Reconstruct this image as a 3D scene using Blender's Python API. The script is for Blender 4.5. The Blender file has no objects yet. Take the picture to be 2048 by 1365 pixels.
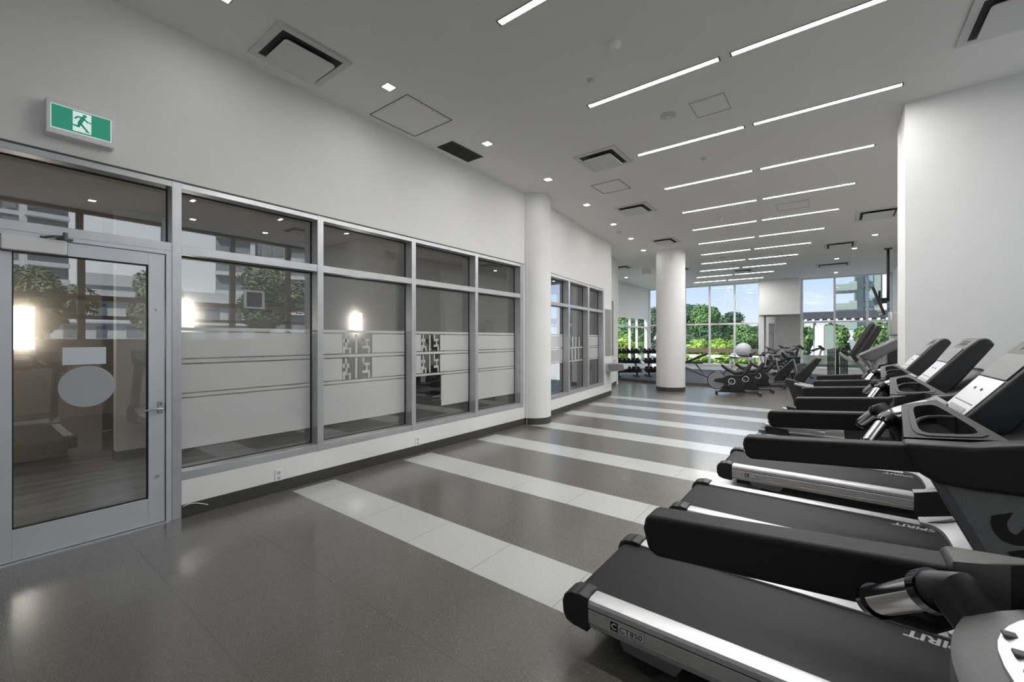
import bpy, math, random
from mathutils import Vector, Matrix
random.seed(7)
C = bpy.context.scene.collection
SC = bpy.context.scene
PI = math.pi
H = 3.93            # ceiling height
XW = -4.217         # face of the left glazed wall

# ------------------------------------------------------------------ camera, light, exposure
cam = bpy.data.cameras.new('camera'); co = bpy.data.objects.new('camera', cam); C.objects.link(co)
co.location = (0, 0, 1.45); co.rotation_euler = (PI/2, 0, math.radians(37.33))
cam.sensor_width = 36; cam.lens = 851.4*36/2048; cam.shift_y = -3.9/2048; cam.clip_start = 0.02; cam.clip_end = 800
SC.camera = co
SC.view_settings.view_transform = 'Standard'; SC.view_settings.look = 'None'
SC.view_settings.gamma = 1; SC.view_settings.use_curve_mapping = False
SC.view_settings.exposure = 0.10
SC.cycles.use_denoising = True
SC.cycles.max_bounces = 12; SC.cycles.diffuse_bounces = 8; SC.cycles.glossy_bounces = 5
SC.cycles.transparent_max_bounces = 24; SC.cycles.transmission_bounces = 6
SC.cycles.sample_clamp_indirect = 4.0; SC.cycles.caustics_reflective = False; SC.cycles.caustics_refractive = False

STRIP_E = 98.0; DOWN_E = 85.0; SKY_E = 1.0; SUN_E = 6.0
w = bpy.data.worlds.new('sky'); SC.world = w; w.use_nodes = True
nt = w.node_tree; bg = nt.nodes['Background']
tc = nt.nodes.new('ShaderNodeTexCoord'); sp = nt.nodes.new('ShaderNodeSeparateXYZ'); cr = nt.nodes.new('ShaderNodeValToRGB')
nt.links.new(tc.outputs['Generated'], sp.inputs[0]); nt.links.new(sp.outputs['Z'], cr.inputs[0])
el = cr.color_ramp.elements
el[0].position = 0.0; el[0].color = (0.86, 0.92, 1.0, 1)
el[1].position = 0.45; el[1].color = (0.30, 0.50, 0.86, 1)
e = el.new(0.06); e.color = (0.74, 0.85, 1.0, 1)
e = el.new(0.16); e.color = (0.47, 0.68, 0.97, 1)
mrx = nt.nodes.new('ShaderNodeMapRange'); mrx.inputs['From Min'].default_value = .25; mrx.inputs['From Max'].default_value = .95
mrx.inputs['To Min'].default_value = 0; mrx.inputs['To Max'].default_value = 1
vm = nt.nodes.new('ShaderNodeVectorMath'); vm.operation = 'NORMALIZE'; nt.links.new(tc.outputs['Generated'], vm.inputs[0])
sx_ = nt.nodes.new('ShaderNodeSeparateXYZ'); nt.links.new(vm.outputs[0], sx_.inputs[0]); nt.links.new(sx_.outputs['X'], mrx.inputs[0])
mxs = nt.nodes.new('ShaderNodeMix'); mxs.data_type = 'RGBA'; nt.links.new(mrx.outputs[0], mxs.inputs[0]); nt.links.new(cr.outputs[0], mxs.inputs[6]); mxs.inputs[7].default_value = (1.75, 1.83, 1.95, 1)
nt.links.new(mxs.outputs[2], bg.inputs[0]); bg.inputs[1].default_value = SKY_E
sl = bpy.data.lights.new('sun', 'SUN'); sl.energy = SUN_E; sl.angle = 0.01; sl.color = (1, .95, .86)
so = bpy.data.objects.new('sun', sl); C.objects.link(so)
so.rotation_euler = Vector((0.50, 0.62, -0.72)).to_track_quat('-Z', 'Y').to_euler()

# ------------------------------------------------------------------ materials
def mat(name, col, rough=0.5, metal=0.0, spec=0.5, noise=0.0, nscale=40, bump=0.0, emit=None, estr=0, coat=0):
    m = bpy.data.materials.new(name); m.use_nodes = True; t = m.node_tree; b = t.nodes['Principled BSDF']
    b.inputs['Base Color'].default_value = (*col, 1); b.inputs['Roughness'].default_value = rough
    b.inputs['Metallic'].default_value = metal; b.inputs['Specular IOR Level'].default_value = spec
    b.inputs['Coat Weight'].default_value = coat
    if emit: b.inputs['Emission Color'].default_value = (*emit, 1); b.inputs['Emission Strength'].default_value = estr
    if noise or bump:
        tcn = t.nodes.new('ShaderNodeTexCoord'); n = t.nodes.new('ShaderNodeTexNoise'); n.inputs['Scale'].default_value = nscale
        n.inputs['Detail'].default_value = 4
        t.links.new(tcn.outputs['Object'], n.inputs['Vector'])
        if noise:
            r = t.nodes.new('ShaderNodeValToRGB')
            r.color_ramp.elements[0].position = .3; r.color_ramp.elements[1].position = .7
            r.color_ramp.elements[0].color = (*[max(0, c*(1-noise)) for c in col], 1)
            r.color_ramp.elements[1].color = (*[min(1, c*(1+noise)) for c in col], 1)
            t.links.new(n.outputs['Fac'], r.inputs[0]); t.links.new(r.outputs[0], b.inputs['Base Color'])
        if bump:
            bn = t.nodes.new('ShaderNodeBump'); bn.inputs['Strength'].default_value = bump; bn.inputs['Distance'].default_value = .002
            t.links.new(n.outputs['Fac'], bn.inputs['Height']); t.links.new(bn.outputs[0], b.inputs['Normal'])
    return m
def schlick(t, r0, out):
    f = t.nodes.new('ShaderNodeLayerWeight'); f.inputs[0].default_value = .5
    p = t.nodes.new('ShaderNodeMath'); p.operation = 'POWER'; p.inputs[1].default_value = 5
    a = t.nodes.new('ShaderNodeMath'); a.operation = 'MULTIPLY_ADD'; a.inputs[1].default_value = 1-r0; a.inputs[2].default_value = r0; a.use_clamp = True
    t.links.new(f.outputs['Facing'], p.inputs[0]); t.links.new(p.outputs[0], a.inputs[0]); t.links.new(a.outputs[0], out)
def glass(name, base, tint=(1, 1, 1)):
    m = bpy.data.materials.new(name); m.use_nodes = True; t = m.node_tree; t.nodes.clear()
    o = t.nodes.new('ShaderNodeOutputMaterial'); mx = t.nodes.new('ShaderNodeMixShader')
    tr = t.nodes.new('ShaderNodeBsdfTransparent'); tr.inputs[0].default_value = (*tint, 1)
    gl = t.nodes.new('ShaderNodeBsdfGlossy'); gl.inputs['Roughness'].default_value = 0.0
    schlick(t, base, mx.inputs[0])
    t.links.new(tr.outputs[0], mx.inputs[1]); t.links.new(gl.outputs[0], mx.inputs[2]); t.links.new(mx.outputs[0], o.inputs[0])
    return m
def film_mat(name, opac, col):
    m = bpy.data.materials.new(name); m.use_nodes = True; t = m.node_tree; t.nodes.clear()
    o = t.nodes.new('ShaderNodeOutputMaterial'); mx = t.nodes.new('ShaderNodeMixShader'); m2 = t.nodes.new('ShaderNodeMixShader')
    tr = t.nodes.new('ShaderNodeBsdfTransparent'); d = t.nodes.new('ShaderNodeBsdfDiffuse'); tl = t.nodes.new('ShaderNodeBsdfTranslucent')
    d.inputs[0].default_value = (*col, 1); tl.inputs[0].default_value = (*col, 1)
    m2.inputs[0].default_value = .3; mx.inputs[0].default_value = opac
    t.links.new(d.outputs[0], m2.inputs[1]); t.links.new(tl.outputs[0], m2.inputs[2])
    t.links.new(tr.outputs[0], mx.inputs[1]); t.links.new(m2.outputs[0], mx.inputs[2])
    gl = t.nodes.new('ShaderNodeBsdfGlossy'); gl.inputs['Roughness'].default_value = 0.03; m3 = t.nodes.new('ShaderNodeMixShader'); schlick(t, .10, m3.inputs[0])
    t.links.new(mx.outputs[0], m3.inputs[1]); t.links.new(gl.outputs[0], m3.inputs[2]); t.links.new(m3.outputs[0], o.inputs[0])
    return m
M = {}
M['wall'] = mat('white_wall_paint', (.86, .855, .845), .75, noise=.01, nscale=6)
M['ceil'] = mat('ceiling_paint', (.90, .895, .885), .85)
M['alu'] = mat('brushed_aluminium', (.58, .59, .61), .36, .6, noise=.05, nscale=8)
M['alu_door'] = mat('door_aluminium', (.64, .66, .70), .42, .4, noise=.03, nscale=6)
M['gasket'] = mat('black_gasket', (.01, .01, .01), .6)
M['bb'] = mat('dark_rubber_base', (.052, .050, .045), .5)
M['steel'] = mat('stainless_steel', (.62, .62, .63), .28, .9)
M['chrome'] = mat('chrome', (.75, .75, .76), .12, 1)
M['white'] = mat('white_plastic', (.88, .88, .88), .4)
M['offwhite'] = mat('offwhite_plastic', (.62, .62, .61), .45)
M['ventpanel'] = mat('vent_panel_white', (.72, .72, .72), .6)
M['dark'] = mat('dark_void', (.02, .02, .02), .9)
M['throat_shade'] = mat('recess_shade_grey', (.055, .055, .055), .9)  # dark tone stands in for shade inside the air diffuser recess
M['grille'] = mat('dark_grille', (.06, .06, .06), .7)
M['softline'] = mat('panel_joint_soft', (.40, .40, .40), .8)
M['line'] = mat('panel_joint_grey', (.12, .12, .12), .8)
M['emit'] = mat('lamp_diffuser', (1, 1, 1), .5, emit=(1, .985, .965), estr=STRIP_E)
M['emit_down'] = mat('downlight_lens', (1, 1, 1), .5, emit=(1, .98, .95), estr=DOWN_E)
M['sconce'] = mat('sconce_diffuser', (1, 1, 1), .5, emit=(1, .93, .82), estr=8.0)
M['glass'] = glass('interior_glass', 0.175, (.96, .965, .96))
M['win'] = glass('window_glass', 0.025, (.97, .985, .985))
M['film'] = film_mat('frosted_film', .80, (.90, .905, .90))
M['film2'] = film_mat('frosted_decal', .55, (.72, .78, .82))
M['paper'] = mat('white_paper', (.66, .70, .76), .6)
M['rubber'] = mat('belt_rubber', (.013, .013, .014), .6, spec=.28, noise=.10, nscale=14, bump=.15)
M['foam'] = mat('black_foam', (.014, .014, .015), .66, noise=.25, nscale=300, bump=.3)
M['blk'] = mat('black_plastic', (.014, .014, .015), .48, noise=.15, nscale=200, bump=.15)
M['gloss'] = mat('gloss_black', (.008, .008, .009), .12)
M['upgrey'] = mat('upright_grey', (.21, .21, .212), .5, noise=.1, nscale=200)
M['grey'] = mat('charcoal_plastic', (.045, .045, .046), .5, noise=.12, nscale=220, bump=.15)
M['mgrey'] = mat('metal_grey_paint', (.14, .14, .145), .45, .2, noise=.08, nscale=200)
M['silver'] = mat('silver_rail', (.62, .62, .63), .38, .55, noise=.03, nscale=30)
M['silver_d'] = mat('silver_lower', (.42, .42, .43), .4, .6)
M['pad'] = mat('silver_pad', (.62, .63, .65), .3, .4)
M['label'] = mat('silver_label', (.78, .78, .78), .5)
M['ink'] = mat('black_ink', (.01, .01, .01), .5)
M['lightink'] = mat('pale_print', (.45, .45, .45), .5)
M['ball'] = mat('pale_vinyl', (.72, .72, .74), .4)
M['fly'] = mat('flywheel_grey', (.34, .34, .35), .4, .6)
M['brown'] = mat('brown_wall', (.44, .39, .34), .8)
M['inwall'] = mat('lounge_wall', (.66, .65, .63), .8)
M['concrete'] = mat('patio_concrete', (.58, .58, .56), .85, noise=.08, nscale=3)
M['planter'] = mat('weathered_planter', (.12, .135, .11), .85, noise=.35, nscale=2.2)
M['siding'] = mat('pale_green_siding', (.22, .27, .245), .7)
M['bwhite'] = mat('white_cladding', (.72, .73, .74), .7)
M['bgrey'] = mat('grey_cladding', (.30, .31, .32), .7)
M['bglass'] = mat('blue_glass', (.22, .34, .40), .12, .3)
M['bdark'] = mat('dark_frame', (.06, .07, .08), .5)
M['canopy'] = mat('dark_canopy', (.045, .05, .06), .7)
M['rust'] = mat('brown_rail', (.12, .08, .06), .8)
M['bark'] = mat('bark', (.10, .075, .05), .9)
M['grass'] = mat('ground_cover', (.15, .26, .05), .9, noise=.6, nscale=1.5)
M['mirror'] = mat('mirror', (.85, .86, .86), .02, 1)
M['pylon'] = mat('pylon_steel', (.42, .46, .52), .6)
def leafm(name, a, b):
    m = bpy.data.materials.new(name); m.use_nodes = True; t = m.node_tree; p = t.nodes['Principled BSDF']
    tcn = t.nodes.new('ShaderNodeTexCoord'); n = t.nodes.new('ShaderNodeTexNoise'); n.inputs['Scale'].default_value = 1.3
    r = t.nodes.new('ShaderNodeValToRGB'); r.color_ramp.elements[0].position = .35; r.color_ramp.elements[1].position = .65
    r.color_ramp.elements[0].color = (*a, 1); r.color_ramp.elements[1].color = (*b, 1)
    t.links.new(tcn.outputs['Object'], n.inputs['Vector']); t.links.new(n.outputs['Fac'], r.inputs[0]); t.links.new(r.outputs[0], p.inputs['Base Color'])
    p.inputs['Roughness'].default_value = .7
    return m
M['leaf_dark'] = leafm('deep_green_leaves', (.026, .066, .034), (.085, .165, .075))
M['leaf_mid'] = leafm('mid_green_leaves', (.06, .14, .035), (.19, .33, .10))
M['leaf_lime'] = leafm('lime_green_leaves', (.17, .30, .03), (.46, .64, .12))
M['leaf_grey'] = leafm('soft_green_leaves', (.13, .16, .09), (.36, .41, .27))
def green_mat():
    return mat('exit_green', (.03, .30, .19), .4, emit=(.03, .34, .21), estr=.35)
M['green'] = green_mat()
M['signwhite'] = mat('exit_white', (.8, .9, .88), .4, emit=(.8, .95, .92), estr=.45)

def floor_mat():
    m = bpy.data.materials.new('striped_rubber_tile'); m.use_nodes = True; t = m.node_tree; p = t.nodes['Principled BSDF']
    g = t.nodes.new('ShaderNodeNewGeometry'); s = t.nodes.new('ShaderNodeSeparateXYZ'); t.links.new(g.outputs['Position'], s.inputs[0])
    def mth(op, a, b=None, c=None):
        n = t.nodes.new('ShaderNodeMath'); n.operation = op
        for i, v in enumerate((a, b, c)):
            if v is None: continue
            if isinstance(v, (int, float)): n.inputs[i].default_value = v
            else: t.links.new(v, n.inputs[i])
        return n.outputs[0]
    X, Y = s.outputs['X'], s.outputs['Y']
    u = mth('DIVIDE', mth('SUBTRACT', Y, 1.955), 1.309)
    fr = mth('FRACT', u)
    k = mth('FLOOR', u)
    st = mth('LESS_THAN', fr, 1/3)
    st = mth('MULTIPLY', st, mth('GREATER_THAN', Y, 1.9))
    st = mth('MULTIPLY', st, mth('LESS_THAN', Y, 10.35))
    slope = mth('MULTIPLY_ADD', mth('MAXIMUM', mth('SUBTRACT', Y, 6.3), 0.0), -0.118, -4.125)
    st = mth('MULTIPLY', st, mth('GREATER_THAN', X, slope))
    # seams along X: stripe edges, mid of dark band; near the door rows are 0.607
    def seam(v, wd):
        return mth('LESS_THAN', mth('ABSOLUTE', mth('SUBTRACT', mth('FRACT', mth('ADD', v, .5)), .5)), wd)
    far = mth('GREATER_THAN', Y, 1.9)
    rowf = mth('MULTIPLY', u, 3.0); rown = mth('DIVIDE', mth('SUBTRACT', Y, .16), .605)
    row = mth('ADD', mth('MULTIPLY', rowf, far), mth('MULTIPLY', rown, mth('SUBTRACT', 1.0, far)))
    s1 = seam(row, .006)
    off = mth('MULTIPLY', mth('FRACT', mth('MULTIPLY', mth('FLOOR', row), .37)), 1.0)
    s2 = seam(mth('ADD', mth('DIVIDE', X, .61), off), .004)
    sm = mth('MAXIMUM', s1, s2)
    sm = mth('MULTIPLY', sm, .55)
    # speckle
    v = t.nodes.new('ShaderNodeTexVoronoi'); v.inputs['Scale'].default_value = 130; t.links.new(g.outputs['Position'], v.inputs['Vector'])
    wn = t.nodes.new('ShaderNodeTexWhiteNoise'); t.links.new(v.outputs['Position'], wn.inputs[0])
    spk = mth('MULTIPLY', mth('GREATER_THAN', wn.outputs['Value'], .86), mth('LESS_THAN', v.outputs['Distance'], .30))
    n = t.nodes.new('ShaderNodeTexNoise'); n.inputs['Scale'].default_value = 1.1; n.inputs['Detail'].default_value = 3; t.links.new(g.outputs['Position'], n.inputs['Vector'])
    n2 = t.nodes.new('ShaderNodeTexNoise'); n2.inputs['Scale'].default_value = 160; t.links.new(g.outputs['Position'], n2.inputs['Vector'])
    def mix(f, a, b):
        x = t.nodes.new('ShaderNodeMix'); x.data_type = 'RGBA'
        for i, q in ((0, f), (6, a), (7, b)):
            if isinstance(q, tuple): x.inputs[i].default_value = (*q, 1)
            elif isinstance(q, float): x.inputs[i].default_value = q
            else: t.links.new(q, x.inputs[i])
        return x.outputs[2]
    d = mix(n.outputs['Fac'], (.118, .108, .095), (.150, .138, .122))
    d = mix(mth('MULTIPLY', n2.outputs['Fac'], .35), d, (.10, .095, .085))
    d = mix(spk, d, (.40, .36, .30))
    l = mix(n.outputs['Fac'], (.54, .55, .545), (.62, .63, .62))
    l = mix(mth('MULTIPLY', spk, .5), l, (.35, .35, .33))
    c = mix(st, d, l)
    c = mix(sm, c, (.05, .048, .042))
    t.links.new(c, p.inputs['Base Color'])
    r = mth('MULTIPLY_ADD', n2.outputs['Fac'], .12, .22)
    t.links.new(r, p.inputs['Roughness'])
    p.inputs['Specular IOR Level'].default_value = .7; p.inputs['Coat Weight'].default_value = .45; p.inputs['Coat Roughness'].default_value = .16
    bn = t.nodes.new('ShaderNodeBump'); bn.inputs['Strength'].default_value = .10; bn.inputs['Distance'].default_value = .001
    t.links.new(n2.outputs['Fac'], bn.inputs['Height']); t.links.new(bn.outputs[0], p.inputs['Normal'])
    return m
M['floor'] = floor_mat()
def plank_mat(name, c1, c2, rough, sx, sy):
    m = bpy.data.materials.new(name); m.use_nodes = True; t = m.node_tree; p = t.nodes['Principled BSDF']
    g = t.nodes.new('ShaderNodeNewGeometry'); mp = t.nodes.new('ShaderNodeMapping'); mp.inputs['Scale'].default_value = (sx, sy, 1)
    t.links.new(g.outputs['Position'], mp.inputs[0])
    n = t.nodes.new('ShaderNodeTexNoise'); n.inputs['Scale'].default_value = 6; n.inputs['Detail'].default_value = 8; t.links.new(mp.outputs[0], n.inputs['Vector'])
    r = t.nodes.new('ShaderNodeValToRGB'); r.color_ramp.elements[0].position = .35; r.color_ramp.elements[1].position = .65
    r.color_ramp.elements[0].color = (*c1, 1); r.color_ramp.elements[1].color = (*c2, 1)
    t.links.new(n.outputs['Fac'], r.inputs[0]); t.links.new(r.outputs[0], p.inputs['Base Color']); p.inputs['Roughness'].default_value = rough
    return m
M['loungefloor'] = plank_mat('lounge_floor_plank', (.10, .10, .105), (.24, .235, .24), .45, 1.5, .25)
M['mat'] = plank_mat('black_gym_mat', (.030, .030, .032), (.062, .062, .065), .6, .3, 1.2)
M['matedge'] = mat('mat_edge_grey', (.09, .09, .09), .6)

# ------------------------------------------------------------------ mesh builder
class MB:
    def __init__(s, T=None): s.v = []; s.f = []; s.T = T or Matrix.Identity(4)
    def add(s, vs, fs):
        b = len(s.v); s.v += [tuple(s.T @ Vector(q)) for q in vs]; s.f += [tuple(b+i for i in f) for f in fs]; return s
    def box(s, x0, x1, y0, y1, z0, z1):
        return s.add([(x0,y0,z0),(x1,y0,z0),(x1,y1,z0),(x0,y1,z0),(x0,y0,z1),(x1,y0,z1),(x1,y1,z1),(x0,y1,z1)],
                     [(3,2,1,0),(4,5,6,7),(0,1,5,4),(1,2,6,5),(2,3,7,6),(3,0,4,7)])
    def bar(s, a, b, wx, wz, up=(0,0,1)):
        a = Vector(a); b = Vector(b); d = (b-a).normalized(); up = Vector(up)
        if abs(d.dot(up)) > .99: up = Vector((1,0,0))
        r = d.cross(up).normalized(); u = r.cross(d).normalized(); vs = []
        for p in (a, b):
            for i, j in ((-1,-1),(1,-1),(1,1),(-1,1)): vs.append(p + r*wx/2*i + u*wz/2*j)
        return s.add(vs, [(3,2,1,0),(4,5,6,7),(0,1,5,4),(1,2,6,5),(2,3,7,6),(3,0,4,7)])
    def cyl(s, a, b, r0, r1=None, n=16):
        r1 = r0 if r1 is None else r1; a = Vector(a); b = Vector(b); d = (b-a).normalized()
        q = d.orthogonal().normalized(); w_ = d.cross(q); vs = []
        for p, r in ((a, r0), (b, r1)):
            for i in range(n):
                t = 2*PI*i/n; vs.append(p + (q*math.cos(t)+w_*math.sin(t))*r)
        fs = [(i, (i+1) % n, n+(i+1) % n, n+i) for i in range(n)] + [tuple(range(n))[::-1], tuple(range(n, 2*n))]
        return s.add(vs, fs)
    def tube(s, pts, r, n=10):
        pts = [Vector(p) for p in pts]; vs = []; fs = []; q = None
        for i, p in enumerate(pts):
            d = (pts[min(i+1, len(pts)-1)] - pts[max(i-1, 0)]).normalized()
            if q is None: q = d.orthogonal().normalized()
            q = (q - d*q.dot(d)).normalized(); w_ = d.cross(q)
            rr = r[i] if isinstance(r, (list, tuple)) else r
            for k in range(n):
                t = 2*PI*k/n; vs.append(p + (q*math.cos(t)+w_*math.sin(t))*rr)
        for i in range(len(pts)-1):
            for k in range(n): fs.append((i*n+k, i*n+(k+1) % n, (i+1)*n+(k+1) % n, (i+1)*n+k))
        fs += [tuple(range(n))[::-1], tuple(range((len(pts)-1)*n, len(pts)*n))]
        return s.add(vs, fs)
    def prism(s, prof, a, b, ax='y'):
        # prof: 2D points; ax 'y': (x,z) along y; 'x': (y,z) along x; 'z': (x,y) along z
        def P(u, v, w_): return (u, w_, v) if ax == 'y' else ((w_, u, v) if ax == 'x' else (u, v, w_))
        n = len(prof); vs = [P(u, v, a) for u, v in prof] + [P(u, v, b) for u, v in prof]
        fs = [(i, (i+1) % n, n+(i+1) % n, n+i) for i in range(n)] + [tuple(range(n))[::-1], tuple(range(n, 2*n))]
        return s.add(vs, fs)
    def lathe(s, prof, c=(0,0,0), n=24, ax='z'):
        vs = []; fs = []; c = Vector(c); m = len(prof)
        for i in range(n):
            t = 2*PI*i/n
            for r, h in prof:
                p = (r*math.cos(t), r*math.sin(t), h) if ax == 'z' else (r*math.cos(t), h, r*math.sin(t))
                vs.append(c+Vector(p))
        for i in range(n):
            for k in range(m-1): fs.append((i*m+k, ((i+1) % n)*m+k, ((i+1) % n)*m+k+1, i*m+k+1))
        return s.add(vs, fs)
    def sphere(s, c, r, n=20, m=12, sc=(1,1,1)):
        prof = [(r*math.sin(PI*j/m)*1.0, -r*math.cos(PI*j/m)) for j in range(m+1)]
        c = Vector(c); vs = []; fs = []
        for i in range(n):
            t = 2*PI*i/n
            for rr, h in prof: vs.append(c+Vector((rr*math.cos(t)*sc[0], rr*math.sin(t)*sc[1], h*sc[2])))
        k = m+1
        for i in range(n):
            for j in range(m): fs.append((i*k+j, ((i+1) % n)*k+j, ((i+1) % n)*k+j+1, i*k+j+1))
        return s.add(vs, fs)
    def ring(s, c, R, r, n=28, m=8, ax='y'):
        c = Vector(c); vs = []; fs = []
        for i in range(n):
            t = 2*PI*i/n
            for j in range(m):
                q = 2*PI*j/m; a = R + r*math.cos(q); h = r*math.sin(q)
                vs.append(c + (Vector((a*math.cos(t), h, a*math.sin(t))) if ax == 'y' else Vector((a*math.cos(t), a*math.sin(t), h)) if ax == 'z' else Vector((h, a*math.cos(t), a*math.sin(t)))))
        for i in range(n):
            for j in range(m): fs.append((i*m+j, ((i+1) % n)*m+j, ((i+1) % n)*m+(j+1) % m, i*m+(j+1) % m))
        return s.add(vs, fs)
    def mesh(s, name, m, smooth=35):
        me = bpy.data.meshes.new(name); me.from_pydata(s.v, [], s.f); me.update()
        import bmesh
        b = bmesh.new(); b.from_mesh(me); bmesh.ops.remove_doubles(b, verts=b.verts, dist=1e-5)
        bmesh.ops.recalc_face_normals(b, faces=b.faces); b.to_mesh(me); b.free()
        me.materials.append(m)
        if smooth:
            for p in me.polygons: p.use_smooth = True
            me.set_sharp_from_angle(angle=math.radians(smooth))
        return me
    def build(s, name, m, parent=None, bevel=0, seg=2, label=None, smooth=35):
        o = bpy.data.objects.new(name, s.mesh(name, m, smooth)); C.objects.link(o)
        if parent: o.parent = parent
        if bevel:
            bv = o.modifiers.new('bevel', 'BEVEL'); bv.width = bevel; bv.segments = seg; bv.limit_method = 'ANGLE'; bv.angle_limit = math.radians(30)
            bv.harden_normals = False
        if label: o['label'] = label
        return o
def tag(o, label=None, cat=None, group=None, kind=None):
    if label: o['label'] = label
    if cat: o['category'] = cat
    if group: o['group'] = group
    if kind: o['kind'] = kind
    return o
def thing(name, label, cat, loc=(0,0,0), rz=0, group=None):
    o = bpy.data.objects.new(name, None); C.objects.link(o); o.location = loc; o.rotation_euler = (0, 0, rz)
    o.empty_display_size = .1
    return tag(o, label, cat, group)
def struct_root(name, label=None, cat=None, loc=(0,0,0), rz=0):
    o = bpy.data.objects.new(name, None); C.objects.link(o); o.location = loc; o.rotation_euler = (0, 0, rz)
    return tag(o, label, cat, kind='structure')
def struct(name, mb, m, label, cat, **k):
    return tag(mb.build(name, m, **k), label, cat, kind='structure')
def dup(root, loc, rz, label, group=None):
    r = root.copy(); C.objects.link(r); r.location = loc; r.rotation_euler = (0, 0, rz); r['label'] = label
    if group: r['group'] = group
    for ch in list(root.children):
        c = ch.copy(); C.objects.link(c); c.parent = r
        for g_ in list(ch.children):
            d = g_.copy(); C.objects.link(d); d.parent = c
    return r
def text(name, body, size, m, parent, mtx, extrude=.0006, bold=.0, shear=0, sx=1.0, label=None):
    cu = bpy.data.curves.new(name, 'FONT'); cu.body = body; cu.size = size; cu.extrude = extrude; cu.offset = bold; cu.shear = shear
    cu.align_x = 'LEFT'; cu.resolution_u = 3
    tmp = bpy.data.objects.new(name+'_t', cu); C.objects.link(tmp)
    dg = bpy.context.evaluated_depsgraph_get(); me = bpy.data.meshes.new_from_object(tmp.evaluated_get(dg))
    C.objects.unlink(tmp); bpy.data.objects.remove(tmp)
    me.name = name; me.transform(mtx @ Matrix.Diagonal((sx, 1, 1, 1))); me.materials.clear(); me.materials.append(m)
    o = bpy.data.objects.new(name, me); C.objects.link(o)
    if parent: o.parent = parent
    if label: o['label'] = label
    return o
def frame_mtx(o, xdir, ydir):
    x = Vector(xdir).normalized(); y = Vector(ydir).normalized(); z = x.cross(y); o = Vector(o)
    return Matrix(((x[0], y[0], z[0], o[0]), (x[1], y[1], z[1], o[1]), (x[2], y[2], z[2], o[2]), (0, 0, 0, 1)))
def rrect(x0, x1, y0, y1, r, n=4):
    out = []
    for cx, cy, a in ((x1-r, y1-r, 0), (x0+r, y1-r, 90), (x0+r, y0+r, 180), (x1-r, y0+r, 270)):
        for i in range(n+1):
            t = math.radians(a+90*i/n); out.append((cx+r*math.cos(t), cy+r*math.sin(t)))
    return out
ORD = ['first', 'second', 'third', 'fourth', 'fifth', 'sixth', 'seventh', 'eighth', 'ninth', 'tenth', 'eleventh', 'twelfth']

# ------------------------------------------------------------------ room shell
RW = [(2.80, -3.0), (2.80, 6.04)]          # line of the right-hand window wall
outline = [(-9.2, -3.0), (2.95, -3.0), (2.95, 6.04), (2.95, 6.75), (1.75, 6.75), (1.75, 21.25), (-7.7, 21.25), (-7.7, 13.0), (-9.2, 13.0)]
struct('floor', MB().prism([(-4.30, -3.0), (2.95, -3.0), (2.95, 6.04), (2.95, 6.75), (1.75, 6.75), (1.75, 21.25), (-7.7, 21.25), (-7.7, 13.0), (-5.9, 10.6), (-4.74, 10.45), (-4.33, 6.3)], -.12, 0, 'z'), M['floor'],
       'speckled taupe gym floor with pale stripes', 'floor', smooth=0)
struct('ceiling', MB().prism(outline, H, H+.25, 'z'), M['ceil'], 'flat pale grey ceiling over the gym', 'ceiling', smooth=0)
struct('floor_lounge', MB().prism([(-9.2, -3.0), (-4.30, -3.0), (-4.33, 6.3), (-4.74, 10.45), (-5.9, 10.6), (-7.7, 13.0), (-9.2, 13)], -.12, -.001, 'z'), M['loungefloor'], 'grey wood-look floor behind the glazed wall', 'floor', smooth=0)

PX1, PX0 = XW, XW-.15
wl = MB().box(PX0, PX1, -3, .05, 0, H).box(PX0, PX1, .05, 5.92, 2.72, H).box(PX0, PX1, 1.118, 5.92, 0, .302).box(PX0, PX1, 5.85, 5.92, .302, 2.72)
struct('wall_left', wl, M['wall'], 'white wall above and below the long glazed screen', 'wall', smooth=0)
def bb(name, mb, label): return struct(name, mb, M['bb'], label, 'baseboard', smooth=0)
bb('baseboard_left', MB().box(PX1-.002, PX1+.010, 1.120, 5.86, 0, .105).box(PX1, PX1+.016, 1.12, 5.86, 0, .012), 'dark rubber baseboard under the long glazed screen')

# glazed screen 1
def pane_set(root, T, panes, gx, zlo, ztr0, ztr1, ztop, film):
    for i, (a, b) in enumerate(panes):
        g1 = MB(T).box(gx-.004, gx+.004, a, b, ztr1, ztop).build('transom_pane', M['glass'], root, smooth=0)
        g2 = MB(T).box(gx-.004, gx+.004, a, b, zlo, ztr0).build('glass_pane', M['glass'], root, smooth=0)
        k = MB(T)
        for z0, z1, m_ in ((ztr1, ztop, 1), (zlo, ztr0, 1)):
            k.box(gx-.006, gx+.010, a, a+.006, z0, z1).box(gx-.006, gx+.010, b-.006, b, z0, z1)
            k.box(gx-.006, gx+.010, a, b, z0, z0+.005).box(gx-.006, gx+.010, a, b, z1-.007, z1)
        k.build('gasket', M['gasket'], root, smooth=0)
        if film: film(i, a, b, g2, T)
def lattice(f, y0, y1, z0, z1):
    # fret-shaped white pieces between clear areas
    wdt = y1-y0; hh = z1-z0
    def B(a, b, c, d): f.box(GX+.0048, GX+.0062, y0+a*wdt, y0+b*wdt, z0+c*hh, z0+d*hh)
    B(.09, .15, .55, 1); B(.02, .22, .55, .75); B(.10, .16, .35, .6); B(.02, .22, .2, .38); B(.16, .22, .38, .2+.05)
    B(.02, .09, 0, .2); B(.22, .28, .0, .0+.3)
    B(.42, .49, 0, 1)
    B(.66, .73, .6, 1); B(.66, .92, .62, .75); B(.78, .84, .38, .65); B(.66, .92, .25, .38); B(.86, .93, 0, .25); B(.60, .67, .0, .0+.01)
GX = XW-.13
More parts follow.
